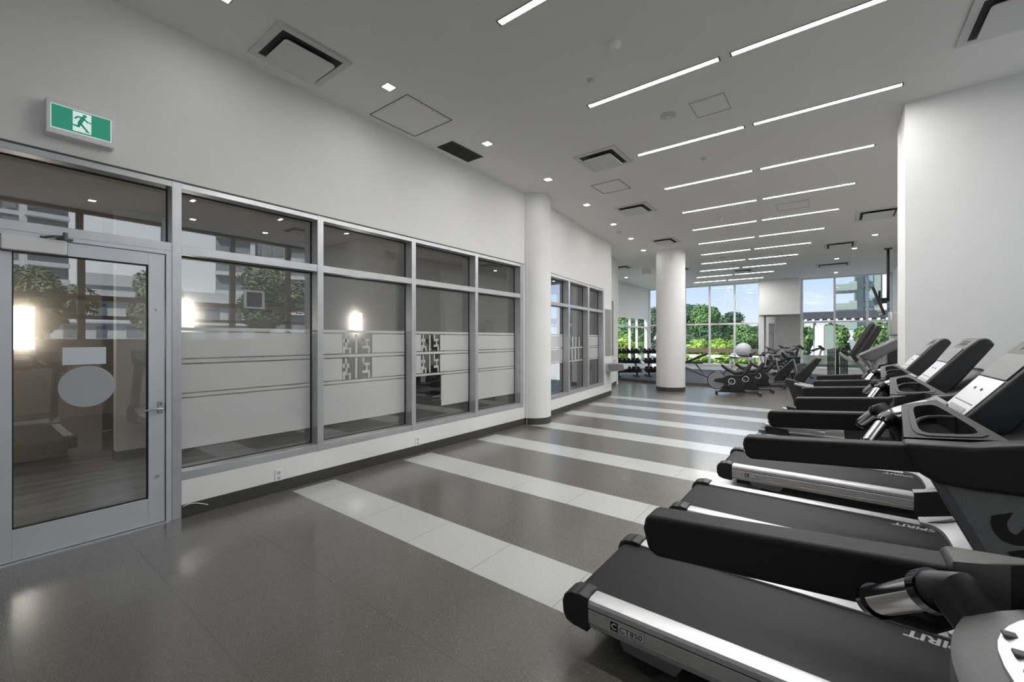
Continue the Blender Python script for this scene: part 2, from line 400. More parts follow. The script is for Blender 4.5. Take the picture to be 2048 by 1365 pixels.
PAN = [(1.118, 2.252), (2.316, 3.465), (3.53, 4.64), (4.70, 5.76)]
BANDS = [(1.290, 1.508), (1.0, 1.236)]
BARS = [(1.520, 1.550), (1.248, 1.279), (.962, .990)]
def film1(i, a, b, par, T):
    f = MB(T); a += .012; b -= .012
    lat = {1: (2.60, 2.98), 2: (3.72, 4.06)}.get(i)
    for z0, z1 in BARS: f.box(GX+.0048, GX+.0062, a, b, z0, z1)
    for z0, z1 in BANDS:
        if lat:
            f.box(GX+.0048, GX+.0062, a, lat[0], z0, z1); f.box(GX+.0048, GX+.0062, lat[1], b, z0, z1)
            lattice(f, lat[0], lat[1], z0, z1)
        else: f.box(GX+.0048, GX+.0062, a, b, z0, z1)
    f.box(GX+.0048, GX+.0062, 4.08 if i == 2 else a, b, .53, .952)
    f.build('frosted_film', M['film'], par, smooth=0)
sc1 = struct_root('window_1', 'long interior glazed screen with aluminium frame and frosted film', 'window')
fx0, fx1 = XW-.15, XW+.004
def frame_bars(T, y0, y1, posts, zb0, zb1, t0, t1, top0, top1, fx0, fx1):
    f = MB(T)
    for a, b in posts: f.box(fx0, fx1, a, b, zb0 if a > 1.1 else 0, top1)
    f.box(fx0, fx1-.002, y0, y1, top0, top1)
    return f
f = MB()
for a, b, z0 in ((1.055, 1.118, 0), (2.252, 2.316, .30), (3.465, 3.53, .30), (4.64, 4.70, .30), (5.76, 5.85, .30)): f.box(fx0, fx1, a, b, z0, 2.716)
f.box(fx0, fx1, .05, .115, 0, 2.716)
f.build('mullion', M['alu'], sc1, bevel=.002)
f = MB().box(fx0, fx1-.003, .05, 5.85, 2.667, 2.713)
f.build('head_rail', M['alu'], sc1, bevel=.002)
f = MB()
for a, b in PAN: f.box(fx0, fx1-.003, a, b, 2.140, 2.210)
f.box(fx0, fx1-.003, .115, 1.055, 2.152, 2.218)
f.build('transom_rail', M['alu'], sc1, bevel=.002)
f = MB()
for a, b in PAN: f.box(fx0, fx1-.003, a, b, .302, .372)
f.build('sill_rail', M['alu'], sc1, bevel=.002)
MB().box(fx0, fx1+.004, .04, 5.86, 2.713, 2.724).build('head_trim', M['line'], sc1, smooth=0)
pane_set(sc1, None, PAN, GX, .372, 2.140, 2.210, 2.667, film1)
g = MB().box(GX-.004, GX+.004, .115, 1.055, 2.218, 2.667).build('transom_pane', M['glass'], sc1, smooth=0)
MB().box(GX-.006, GX+.01, .115, 1.055, 2.66, 2.667).box(GX-.006, GX+.01, 1.049, 1.055, 2.218, 2.667).build('gasket', M['gasket'], sc1, smooth=0)
nt_ = MB().box(GX+.0045, GX+.0055, 1.62, 1.80, 1.735, 1.905).build('notice_border', M['film2'], sc1, smooth=0)
MB().box(GX+.0056, GX+.0066, 1.645, 1.775, 1.752, 1.888).build('notice', M['line'], sc1, smooth=0, label='plain dark square notice stuck on the glass')

# door
dr = struct_root('door_1', 'aluminium framed glass door with frosted disc and white notice', 'door')
DX0, DX1 = XW-.055, XW-.008
MB().box(XW-.12, XW+.001, .115, 1.055, 2.122, 2.152).box(XW-.12, XW+.001, 1.018, 1.055, 0, 2.122).box(XW-.12, XW+.001, .078+.037, .118, 0, 2.122).build('door_frame', M['alu_door'], dr, bevel=.002)
lf = MB().box(DX0, DX1, .120, .227, .012, 2.117).box(DX0, DX1, .911, 1.012, .012, 2.117).box(DX0, DX1, .227, .911, 2.023, 2.117).box(DX0, DX1, .227, .911, .012, .215)
lf.build('door_leaf', M['alu_door'], dr, bevel=.002)
MB().box(DX0+.008, DX1-.012, .222, .234, .210, 2.028).box(DX0+.008, DX1-.012, .904, .916, .210, 2.028).box(DX0+.008, DX1-.012, .227, .911, 2.015, 2.028).box(DX0+.008, DX1-.012, .227, .911, .208, .222).build('gasket', M['gasket'], dr, smooth=0)
dg = MB().box(DX0+.018, DX0+.026, .227, .911, .215, 2.023).build('door_glass', M['glass'], dr, smooth=0)
MB().box(DX0+.0265, DX0+.028, .454, .675, 1.270, 1.392).build('notice', M['paper'], dg, smooth=0, label='blank white rectangular notice')
MB().cyl((DX0+.0265, .578, 1.113), (DX0+.0278, .578, 1.113), .146, n=64).build('frosted_disc', M['film2'], dg, label='frosted round decal')
hd = MB().box(DX1, DX1+.008, .968, .998, .868, .962).build('handle_plate', M['steel'], dr, bevel=.002)
MB().cyl((DX1+.006, .985, .905), (DX1+.055, .985, .905), .010).tube([(DX1+.052, .990, .905), (DX1+.052, .94, .908), (DX1+.050, .875, .903)], [.011, .010, .007]).build('lever', M['steel'], hd)
MB().cyl((DX1+.008, .985, .944), (DX1+.013, .985, .944), .009).build('key_cylinder', M['chrome'], hd)
MB().box(DX1-.001, DX1+.003, 1.0125, 1.030, .872, .945).build('strike_plate', M['gasket'], dr, smooth=0)
for z in (1.686, .377):
    MB().cyl((DX1-.001, .966, z), (DX1+.008, .966, z), .013).build('bolt', M['steel'], dr)
cl = MB().prism(rrect(.178, .470, 2.020, 2.118, .012), DX1, DX1+.055, 'x').build('closer_body', M['white'], dr, bevel=.006)
MB().prism(rrect(.172, .476, 2.014, 2.122, .016), DX1-.001, DX1+.012, 'x').build('closer_backplate', M['line'], dr)
MB().tube([(DX1+.03, .36, 2.128), (DX1+.09, .41, 2.134), (DX1+.10, .455, 2.140), (DX1+.03, .470, 2.150)], .008).cyl((DX1+.03, .36, 2.118), (DX1+.03, .36, 2.136), .014).cyl((DX1+.10, .455, 2.115), (DX1+.10, .455, 2.165), .012).box(XW, DX1+.04, .42, .50, 2.128, 2.140).build('closer_arm', M['mgrey'], dr)
MB().box(XW-.10, XW+.03, .10, 1.03, 0, .008).build('threshold', M['alu'], dr, smooth=0)

# angled wall with second screen
A2 = Vector((-4.24, 6.50, 0)); B2 = Vector((-4.70, 10.40, 0)); d2 = (B2-A2).normalized(); ang2 = math.atan2(d2.y, d2.x)-PI/2
T2 = Matrix.Translation(A2) @ Matrix.Rotation(ang2, 4, 'Z')     # local x = out of wall, y = along wall
wl2 = MB(T2).box(-.15, 0, -.62, 4.0, 2.70, H).box(-.15, 0, -.62, 4.0, 0, .295).box(-.15, 0, 3.405, 4.0, .295, 2.70).box(-.15, 0, -.62, .05, .295, 2.70)
struct('wall_left_far', wl2, M['wall'], 'angled white wall around the smaller glazed screen', 'wall', smooth=0)
bb('baseboard_left_far', MB(T2).box(-.002, .010, -.1, 3.99, 0, .10).box(.0, .014, -.1, 3.99, 0, .012), 'dark rubber baseboard under the smaller glazed screen')
sc2 = struct_root('window_2', 'smaller interior glazed screen beyond the near column', 'window')
P2 = [(.05, 1.158), (1.236, 2.274), (2.367, 3.32)]
f = MB(T2)
for a, b in ((.0, .05), (1.158, 1.236), (2.274, 2.367), (3.32, 3.405)): f.box(-.15, .004, a, b, .295, 2.69)
f.build('mullion', M['alu'], sc2, bevel=.002)
MB(T2).box(-.15, .001, 0, 3.405, 2.64, 2.69).build('head_rail', M['alu'], sc2, bevel=.002)
f = MB(T2); g = MB(T2)
for a, b in P2: f.box(-.15, .001, a, b, 2.10, 2.165); g.box(-.15, .001, a, b, .295, .36)
f.build('transom_rail', M['alu'], sc2, bevel=.002); g.build('sill_rail', M['alu'], sc2, bevel=.002)
def film2(i, a, b, par, T):
    f = MB(T); a += .012; b -= .012
    if i == 1:
        for z0, z1 in BARS[1:]: f.box(-.1252, -.1238, a, b, z0, z1)
        for y in (1.45, 1.62, 1.80, 2.0): f.box(-.1252, -.1238, y, y+.06, 1.0, 1.24); f.box(-.1252, -.1238, y+.03, y+.09, 1.29, 1.5)
    else:
        for z0, z1 in BARS+BANDS: f.box(-.1252, -.1238, a, b, z0, z1)
    f.build('frosted_film', M['film'], par, smooth=0)
pane_set(sc2, T2, P2, -.13, .36, 2.10, 2.165, 2.64, film2)
MB(T2).box(.0, .012, 3.50, 3.94, 1.02, 2.21).build('wall_panel', mat('fountain_backing_grey', (.30, .30, .30), .5), None, label='grey splash panel on the wall above the drinking fountain')['category'] = 'panel'
# drinking fountain
df = thing('drinking_fountain', 'wall mounted stainless steel drinking fountain at the end of the angled wall', 'drinking fountain', tuple(T2 @ Vector((0.0, 3.72, 0))), ang2)
MB().prism([(0, .62), (.40, .66), (.47, .70), (.47, .81), (.42, .83), (0, .83)], -.21, .21, 'y').build('basin', M['steel'], df, bevel=.01)
MB().box(.42, .475, -.16, .16, .70, .79).build('push_bar', M['offwhite'], df, bevel=.006)
MB().tube([(.10, .12, .82), (.10, .12, .88), (.14, .10, .90), (.17, .09, .885)], .012).build('spout', M['chrome'], df)
# third wall piece, alcove walls
A3 = Vector((-5.22, 11.3, 0)); B3 = Vector((-5.64, 12.98, 0)); d3 = (B3-A3).normalized(); T3m = Matrix.Translation(A3) @ Matrix.Rotation(math.atan2(d3.y, d3.x)-PI/2, 4, 'Z')
L3 = (B3-A3).length
w3 = MB(T3m).box(-.2, 0, 0, L3, 0, H).box(-.25, -.0, -.9, 0, 0, H)
struct('wall_left_recess', w3, M['wall'], 'short white wall piece before the dumbbell corner', 'wall', smooth=0)
bb('baseboard_recess', MB(T3m).box(-.001, .010, 0, L3, 0, .11), 'dark baseboard on the short recess wall')
al = MB(T3m).box(.0, .03, .55, .95, .95, 2.6).build('wall_panel', mat('grey_panel', (.23, .23, .23), .5), None, label='tall narrow grey panel on the short recess wall'); al['category'] = 'panel'
struct('wall_return', MB().box(-7.7, -5.60, 12.85, 12.98, 0, H).box(-6.2, -4.72, 10.40, 10.52, 0, H), M['wall'], 'white return walls closing the recess', 'wall', smooth=0)
# alcove side wall with window
aw = MB().box(-7.65, -7.5, 12.98, 21.25, 2.48, H).box(-7.65, -7.5, 12.98, 21.25, 0, .26).box(-7.65, -7.5, 12.98, 15.0, .26, 2.48).box(-7.65, -7.5, 20.95, 21.25, .26, 2.48)
struct('wall_alcove', aw, M['wall'], 'white side wall of the dumbbell corner above its windows', 'wall', smooth=0)
w3r = struct_root('window_3', 'side window behind the dumbbell racks', 'window')
f = MB()
for y in (15.0, 17.2, 18.78, 19.65, 20.89): f.box(-7.60, -7.50, y, y+.05, .26, 2.48)
f.box(-7.62, -7.48, 15.0, 20.95, 2.42, 2.48).box(-7.62, -7.48, 15, 20.95, 2.0, 2.07).box(-7.62, -7.48, 15, 20.95, .26, .33)
f.build('window_frame', M['white'], w3r, smooth=0)
MB().box(-7.57, -7.56, 15.0, 20.95, .3, 2.45).build('glass_pane', M['win'], w3r, smooth=0)

# far wall y = 21.1
FY = 21.1
fw = MB().box(-7.65, 1.75, FY, FY+.15, 0, .25).box(-2.62, -1.16, FY, FY+.15, .25, H)
struct('wall_far', fw, M['wall'], 'white low wall under the far windows', 'wall', smooth=0)
struct('trim_1', MB().box(-7.5, 1.65, FY-.02, FY+.14, .25, .275), M['white'], 'white window ledge along the far wall', 'ledge', smooth=0)
def curtain(name, label, x0, x1, mx, z0=.275):
    r = struct_root(name, label, 'window'); f = MB()
    for x in [x0]+mx+[x1-.07]: f.box(x, x+.07, FY+.01, FY+.13, z0, H)
    f.build('mullion', M['white'], r, smooth=0)
    MB().box(x0, x1, FY+.012, FY+.125, 2.10, 2.17).box(x0, x1, FY+.012, FY+.125, z0, z0+.06).box(x0, x1, FY+.012, FY+.125, H-.05, H).build('window_rail', M['white'], r, smooth=0)
    MB().box(x0, x1, FY+.065, FY+.075, z0, H).build('glass_pane', M['win'], r, smooth=0)
curtain('window_4', 'far window wall facing the trees, left of the bulkhead', -7.5, -2.62, [-6.7, -5.79, -4.70, -3.66])
curtain('window_5', 'far window wall right of the bulkhead facing the apartment block', -1.17, 1.65, [-.10, .90])
struct('wall_bulkhead', MB().box(-2.60, -1.18, 20.55, FY, 2.46, H), M['wall'], 'white boxed bulkhead between the far windows', 'wall', smooth=0)
# pier and recess below the bulkhead
struct('wall_pier', MB().box(-2.60, -2.44, 20.75, FY, 0, 2.46), M['wall'], 'white pier under the left end of the bulkhead', 'wall', smooth=0)
mr = MB().box(-2.40, -1.20, FY-.03, FY-.002, .10, 2.40).build('wall_mirror', M['mirror'], smooth=0); tag(mr, 'tall wall mirror under the white bulkhead', 'mirror')
# right walls
wr = MB().box(.57, 2.95, 6.04, 6.73, 0, H)
struct('wall_right', wr, M['wall'], 'large plain white wall behind the treadmill consoles', 'wall', smooth=0)
struct('wall_right_far', MB().box(1.43, 1.75, 6.73, 16.85, 0, H).box(1.65, 1.80, 16.85, 21.25, 0, H), M['wall'], 'white side wall running to the far windows', 'wall', smooth=0)
struct('wall_back', MB().box(-9.3, 2.95, -3.15, -3.0, 0, H), M['wall'], 'wall behind the camera', 'wall', smooth=0)
# right window wall (behind and beside the camera, seen in the glass)
dR = Vector((RW[1][0]-RW[0][0], RW[1][1]-RW[0][1], 0)); LR = dR.length; TR = Matrix.Translation((RW[0][0], RW[0][1], 0)) @ Matrix.Rotation(math.atan2(dR.y, dR.x), 4, 'Z')
w6 = struct_root('window_6', 'window wall beside the camera, mirrored in the glazed screen', 'window')
M['bronze'] = mat('bronze_frame', (.24, .22, .195), .5)
f = MB()
for k in range(-3, 5):
    y_ = 1.46+1.30*k; f.box(2.80, 2.92, y_-.05, y_+.05, 1.45, H)
f.build('mullion', M['bronze'], w6, smooth=0)
MB().box(2.80, 2.92, -3, 6.04, 2.19, 2.29).box(2.80, 2.92, -3, 6.04, 1.83, 1.90).box(2.80, 2.92, -3, 6.04, H-.06, H).build('window_rail', M['bronze'], w6, smooth=0)
MB().box(2.86, 2.87, -3, 6.04, 1.45, H).build('glass_pane', M['win'], w6, smooth=0)
struct('wall_window_sill', MB().box(2.80, 2.95, -3, 6.04, 0, 1.45), M['brown'], 'low wall under the windows beside the camera', 'wall', smooth=0)

# columns
def column(name, x, y, r, label):
    t = struct_root(name, label, 'column', (x, y, 0))
    MB().cyl((0, 0, .0), (0, 0, H), r, n=64).build('shaft', M['wall'], t)
    MB().cyl((0, 0, .0), (0, 0, .11), r+.006, n=64).build('base', M['bb'], t)
column('column_near', -4.25, 6.19, .31, 'round white column half set in the left wall')
column('column_far', -3.754, 12.35, .388, 'free standing round white column in the middle of the gym')
# mat area
mp = [(-7.5, 14.7), (-6.22, 14.33), (-5.4, 14.0), (-4.65, 13.84), (-3.785, 13.92), (-2.7, 14.12), (-2.0, 14.45), (-1.3, 15.2), (-.6, 16.2), (0.4, 17.2), (1.64, 17.8), (1.64, FY), (-7.5, FY)]
struct('floor_mat', MB().prism(mp, 0, .035, 'z'), M['mat'], 'dark rubber mat area by the far windows', 'mat', smooth=0)
edge = MB()
for a, b in zip(mp[:10], mp[1:11]): edge.bar((a[0], a[1], .045), (b[0], b[1], .045), .06, .09)
struct('trim_2', edge, M['matedge'], 'grey edge strip along the front of the mat area', 'edge strip', smooth=0)

# lounge beyond the glass
struct('wall_lounge', MB().box(-6.95, -6.80, 1.17, 5.2, .11, 3.0).box(-6.95, -6.80, 6.5, 10.3, .11, 3.0), M['inwall'], 'pale inner wall of the room behind the glass', 'wall', smooth=0)
bb('baseboard_lounge', MB().box(-6.96, -6.79, 1.16, 5.2, 0, .11).box(-6.96, -6.79, 6.5, 10.3, 0, .11), 'grey baseboard of the inner room')
struct('wall_lounge_back', MB().box(-9.3, -9.2, -3, 13, 0, H).box(-7.75, -7.6, -3, 1.17, 0, 3.0), M['brown'], 'brown back wall of the room behind the glass', 'wall', smooth=0)
struct('ceiling_lounge', MB().box(-9.2, PX0-.02, -3, 6.2, 3.0, 3.06).box(-9.2, -4.95, 6.2, 10.4, 3.0, 3.06), M['brown'], 'lower ceiling of the room behind the glass', 'ceiling', smooth=0)
for x_, y_ in ((-5.8, -1.9),):  # added fill lamp, kept out of view, brightens the dark lounge
    lt = thing('lounge_fill_lamp', 'added fill lamp, out of view, brightening the room behind the glass door', 'ceiling light', (x_, y_, 2.998))
    MB().box(-.30, .30, -.30, .30, -.03, 0).build('fill_lamp_body', M['white'], lt, bevel=.004)
    MB().box(-.27, .27, -.27, .27, -.035, -.03).build('diffuser', mat('lounge_fill_glow', (1, 1, 1), .5, emit=(1, .96, .90), estr=22.0), lt, smooth=0)
def sconce(x, y, z, wd, hh, label):
    t = thing('wall_sconce', label, 'wall lamp', (x, y, z), 0, 'lit wall sconces behind the glass')
    MB().box(0, .03, -wd*.35, wd*.35, -hh*.35, hh*.35).build('backplate', M['steel'], t)
    MB().box(.03, .11, -wd/2, wd/2, -hh/2, hh/2).build('lamp_shade', M['sconce'], t, bevel=.006)
sconce(-7.60, .49, 1.58, .17, .50, 'tall glowing wall sconce seen through the glass door')
sconce(-6.80, 1.84, 1.77, .13, .34, 'glowing wall sconce seen beside the post right of the door')
sconce(-6.80, 4.33, 1.74, .13, .33, 'glowing wall sconce seen through the third pane of the screen')

# ------------------------------------------------------------------ fittings on the walls
ex = thing('exit_sign', 'green running man exit sign on the wall above the glass door', 'exit sign', (XW, .535, 2.936))
MB().box(0, .085, -.169, .169, -.118, .118).build('sign_housing', M['white'], ex, bevel=.006)
MB().box(.085, .089, -.148, .148, -.079, .079).build('sign_border', M['signwhite'], ex, smooth=0)
MB().box(.089, .092, -.144, .144, -.075, .075).build('sign_face', M['green'], ex, smooth=0)
MB().box(.092, .0935, -.045, .045, -.066, .068).build('doorway_panel', M['signwhite'], ex, smooth=0)
rm = MB()
def seg(a, b, r0, r1=None):
    n = 8; a = Vector((0, a[0], a[1])); b = Vector((0, b[0], b[1])); d = (b-a).normalized(); q = Vector((0, -d.z, d.y)); r1 = r0 if r1 is None else r1
    pts = [a+q*r0, a-q*r0]
    pts = []
    for i in range(n+1): t = PI*i/n; pts.append(a + q*math.cos(t)*r0 - d*math.sin(t)*r0)
    for i in range(n+1): t = PI*i/n; pts.append(b - q*math.cos(t)*r1 + d*math.sin(t)*r1)
    rm.prism([(p.y, p.z) for p in pts], .0935, .0955, 'x')
rm.cyl((.0935, .013, .050), (.0955, .013, .050), .0105, n=20)
seg((.004, .032), (-.012, -.006), .011, .010)      # torso
seg((.002, .036), (-.020, .036), .005); seg((-.020, .036), (-.034, .020), .005)
seg((.008, .030), (.026, .014), .005); seg((.026, .014), (.046, .012), .004)
seg((-.012, -.006), (-.018, -.030), .007); seg((-.018, -.030), (-.055, -.026), .006, .004)
seg((-.008, -.008), (.026, -.050), .007, .005); seg((.020, -.053), (.034, -.055), .004)
rm.build('running_figure', M['green'], ex, smooth=0)
def outlet(y, label):
    t = thing('wall_outlet', label, 'outlet', (XW, y, .155))
    MB().box(0, .006, -.035, .035, -.058, .058).build('cover_plate', M['white'], t, bevel=.002)
    MB().box(.006, .0085, -.014, .014, .008, .040).build('socket', M['offwhite'], t); MB().box(.006, .0085, -.014, .014, -.040, -.008).build('socket', M['offwhite'], t)
    for y_ in (-.008, .004):
        for z_ in (.018, -.030): MB().box(.0085, .009, y_, y_+.004, z_, z_+.012).build('slot', M['ink'], t, smooth=0)
outlet(1.872, 'white wall outlet under the first wide pane of the screen')
outlet(3.56, 'white wall outlet low on the wall beside the third pane')
cb = MB().tube([(XW+.020, 1.122, .098), (XW+.022, 1.16, .106), (XW+.024, 1.21, .100), (XW+.028, 1.26, .078), (XW+.03, 1.29, .062)], .0035, 8).build('loose_cable', M['white']); tag(cb, 'thin white cable end hanging at the baseboard beside the door post', 'cable')

# ------------------------------------------------------------------ ceiling fittings
rows = [(2.593, -2.096), (4.10, -2.093), (5.59, -2.126), (7.12, -2.25), (8.67, -2.40), (10.20, -2.60), (11.77, -2.85), (13.34, -3.16), (14.93, -3.53), (16.53, -3.95), (18.15, -4.46), (19.74, -4.98)]
lamp0 = None
def strip(x, y, label):
    global lamp0
    if lamp0 is None:
        t = thing('linear_ceiling_light', label, 'ceiling light', (x, y, H), 0, 'linear ceiling lights in rows')
        MB().box(-.012, 1.272, -.032, -.026, -.006, 0).box(-.012, 1.272, .026, .032, -.006, 0).box(-.014, 0, -.032, .032, -.006, 0).box(1.26, 1.274, -.032, .032, -.006, 0).build('lamp_frame', M['line'], t, smooth=0)
        MB().box(0, 1.26, -.026, .026, -.004, 0).build('diffuser', M['emit'], t, smooth=0)
        lamp0 = t; return t
    return dup(lamp0, (x, y, H), 0, label)
for i, (y, x) in enumerate(rows):
    strip(x, y, f'glowing linear ceiling light, left one in the {ORD[i]} row from the camera')
    if i > 0: strip(x+1.37, y, f'glowing linear ceiling light, right one in the {ORD[i]} row from the camera')
strip(-.73, 2.593, 'glowing linear ceiling light, right one in the first row above the camera')
d0 = None
def downlight(x, y, label, group):
    global d0
    if d0 is None:
        d0 = thing('recessed_downlight', label, 'downlight', (x, y, H), 0, group)
        f = MB().box(-.062, .062, -.062, -.046, -.005, 0).box(-.062, .062, .046, .062, -.005, 0).box(-.062, -.046, -.046, .046, -.005, 0).box(.046, .062, -.046, .046, -.005, 0)
        f.build('lamp_trim', M['ventpanel'], d0, smooth=0)
        MB().box(-.046, .046, -.046, .046, -.003, 0).build('lens', M['emit_down'], d0, smooth=0)
        return
    dup(d0, (x, y, H), 0, label, group)
dl = [(-3.52, 1.18), (-3.50, 2.591), (-3.52, 4.10), (-3.56, 5.59), (-3.67, 7.085), (-3.83, 8.63), (-4.03, 10.12), (-4.29, 11.68)]
for i, (x, y) in enumerate(dl): downlight(x, y, f'square downlight along the left wall, {ORD[i]} from the camera', 'square downlights along the left wall')
downlight(-6.73, 16.4, 'square downlight above the dumbbell corner', 'square downlights along the left wall')
for i, (x, y) in enumerate([(1.9, 1.5), (1.9, 3.0), (1.9, 4.4), (1.14, 11.9), (.725, 13.28), (.388, 14.92), (.0, 16.5), (0, 18.0), (-.02, 19.9)]):
    downlight(x, y, f'square downlight above the treadmill consoles, {ORD[i]} from the camera, mirrored in the glazed screen' if i < 3 else f'square downlight on the far right side of the ceiling, {ORD[i-3]} from the camera', 'square downlights on the right')
def cassette(x0, x1, y0, y1, label, m=.06):
    cx, cy = (x0+x1)/2, (y0+y1)/2; hx, hy = (x1-x0)/2, (y1-y0)/2
    t = thing('ceiling_air_diffuser', label, 'air diffuser', (cx, cy, H))
    MB().box(-hx, hx, -hy, -hy+m, -.014, 0).box(-hx, hx, hy-m, hy, -.014, 0).box(-hx, -hx+m, -hy+m, hy-m, -.014, 0).box(hx-m, hx, -hy+m, hy-m, -.014, 0).build('frame', M['ventpanel'], t, bevel=.003)
    MB().box(-hx+m, hx-m, -hy+m, hy-m, -.004, 0).build('throat_shade', M['throat_shade'], t, smooth=0)  # thin dark sheet painted as the shaded gap behind the face plate
    MB().prism(rrect(-hx+m*1.7, hx-m*1.7, -hy+m*1.7, hy-m*1.7, .03), -.050, -.040, 'z').cyl((0, 0, -.042), (0, 0, 0), .02).build('face_plate', M['ventpanel'], t)
cassette(-4.03, -3.45, 1.53, 2.17, 'square ceiling air diffuser nearest the camera by the left wall')
cassette(-2.86, -2.26, 5.11, 5.75, 'square ceiling air diffuser left of the third row of lights')
cassette(-3.36, -2.75, 7.56, 8.20, 'square ceiling air diffuser left of the fourth row of lights')
cassette(-3.73, -3.16, 10.56, 11.25, 'square ceiling air diffuser left of the sixth row of lights')
cassette(-6.2, -5.6, 13.7, 14.3, 'square ceiling air diffuser before the dumbbell corner')
cassette(.80, 1.42, 4.50, 5.16, 'square ceiling air diffuser at the upper right above the treadmills')
cassette(.31, .98, 10.66, 11.5, 'square ceiling air diffuser near the pole mounted television')
cassette(-.26, .41, 13.73, 14.6, 'square ceiling air diffuser beyond the pole mounted television')
cassette(-.55, .35, 17.4, 18.2, 'square ceiling air diffuser closest to the right far windows')
cassette(-3.0, -2.4, 17.0, 17.6, 'square ceiling air diffuser beside the last rows of lights')
cassette(-4.7, -4.1, 15.2, 15.9, 'square ceiling air diffuser beyond the free standing column')
def access(x0, x1, y0, y1, label, g=.008, lm='line'):
    t = thing('ceiling_access_panel', label, 'access panel', ((x0+x1)/2, (y0+y1)/2, H)); hx, hy = (x1-x0)/2, (y1-y0)/2
    MB().box(-hx, hx, -hy, -hy+g, -.004, 0).box(-hx, hx, hy-g, hy, -.004, 0).box(-hx, -hx+g, -hy, hy, -.004, 0).box(hx-g, hx, -hy, hy, -.004, 0).build('joint_line', M[lm], t, smooth=0)
    q = .03; MB().box(-hx+q, hx-q, -hy+q, hy-q, -.006, 0).build('panel', M['ceil'], t, bevel=.001)
access(-4.10, -3.455, 2.78, 3.42, 'large square access panel by the left wall')
access(-3.16, -2.68, 6.24, 6.73, 'square access panel between two ceiling air diffusers')
access(-1.24, -.90, 4.69, 5.06, 'small access panel between the second and third rows of lights', .006, 'softline')
access(-.9, -.4, 9.2, 9.7, 'small access panel right of the fifth row of lights', .006, 'softline')
gr = thing('ceiling_grille', 'dark rectangular return grille by the left wall ceiling edge', 'grille', (-3.955, 4.07, H))
MB().box(-.135, .135, -.29, .29, -.004, 0).build('backing', M['dark'], gr, smooth=0)
f = MB()
for i in range(19): f.box(-.13, .13, -.285+i*.03, -.275+i*.03, -.010, -.003)
f.box(-.137, -.127, -.292, .292, -.011, 0).box(.127, .137, -.292, .292, -.011, 0)
f.build('louvre', M['grille'], gr, smooth=0)
def smoke(x, y, label, r=.05):
    t = thing('smoke_detector', label, 'detector', (x, y, H))
    MB().lathe([(0, 0), (r*1.15, 0), (r*1.15, -.012), (r, -.020), (r*.95, -.032), (r*.62, -.060), (.0, -.064)], n=28).build('housing', M['white'], t)
    MB().cyl((0, 0, -.034), (0, 0, -.052), r*.86, r*.70, n=28).build('vent_band', M['line'], t)
smoke(-1.48, 3.36, 'white smoke detector above the second row of lights')
smoke(-1.90, 9.55, 'white smoke detector between the fifth and sixth rows of lights', .06)
smoke(-2.75, 15.7, 'small detector among the farthest rows of lights', .06)
def disc(x, y, r, label, nm, cat):
    t = thing(nm, label, cat, (x, y, H))
    MB().lathe([(0, 0), (r, 0), (r, -.006), (r*.7, -.018), (0, -.020)], n=32).build('cover', M['offwhite'], t)
    MB().cyl((0, 0, -.018), (0, 0, -.026), r*.28, n=20).build('centre', M['white'], t)
disc(-1.485, 4.80, .085, 'round white ceiling speaker beside the small access panel', 'ceiling_speaker', 'speaker')
disc(-1.872, 3.69, .035, 'small round sprinkler cover left of the second row of lights', 'sprinkler_cover', 'sprinkler')
disc(-1.447, 6.24, .035, 'small round sprinkler cover between the third and fourth rows', 'sprinkler_cover', 'sprinkler')
disc(-4.0, 9.35, .05, 'small round detector beside the left downlights', 'sprinkler_cover', 'sprinkler')
disc(-2.75, 14.2, .10, 'round white disc among the eighth and ninth rows of lights', 'ceiling_speaker', 'speaker')
hs = thing('hanging_sign', 'white double sided exit sign hanging left of the free standing column', 'exit sign', (-5.0, 13.9, H), math.radians(20))
MB().box(-.02, .02, -.02, .02, -.10, 0).build('bracket', M['white'], hs)
MB().box(-.17, .17, -.03, .03, -.34, -.10).build('sign_housing', M['white'], hs, bevel=.004)
MB().box(-.15, .15, -.033, -.030, -.32, -.12).build('sign_face', M['offwhite'], hs)

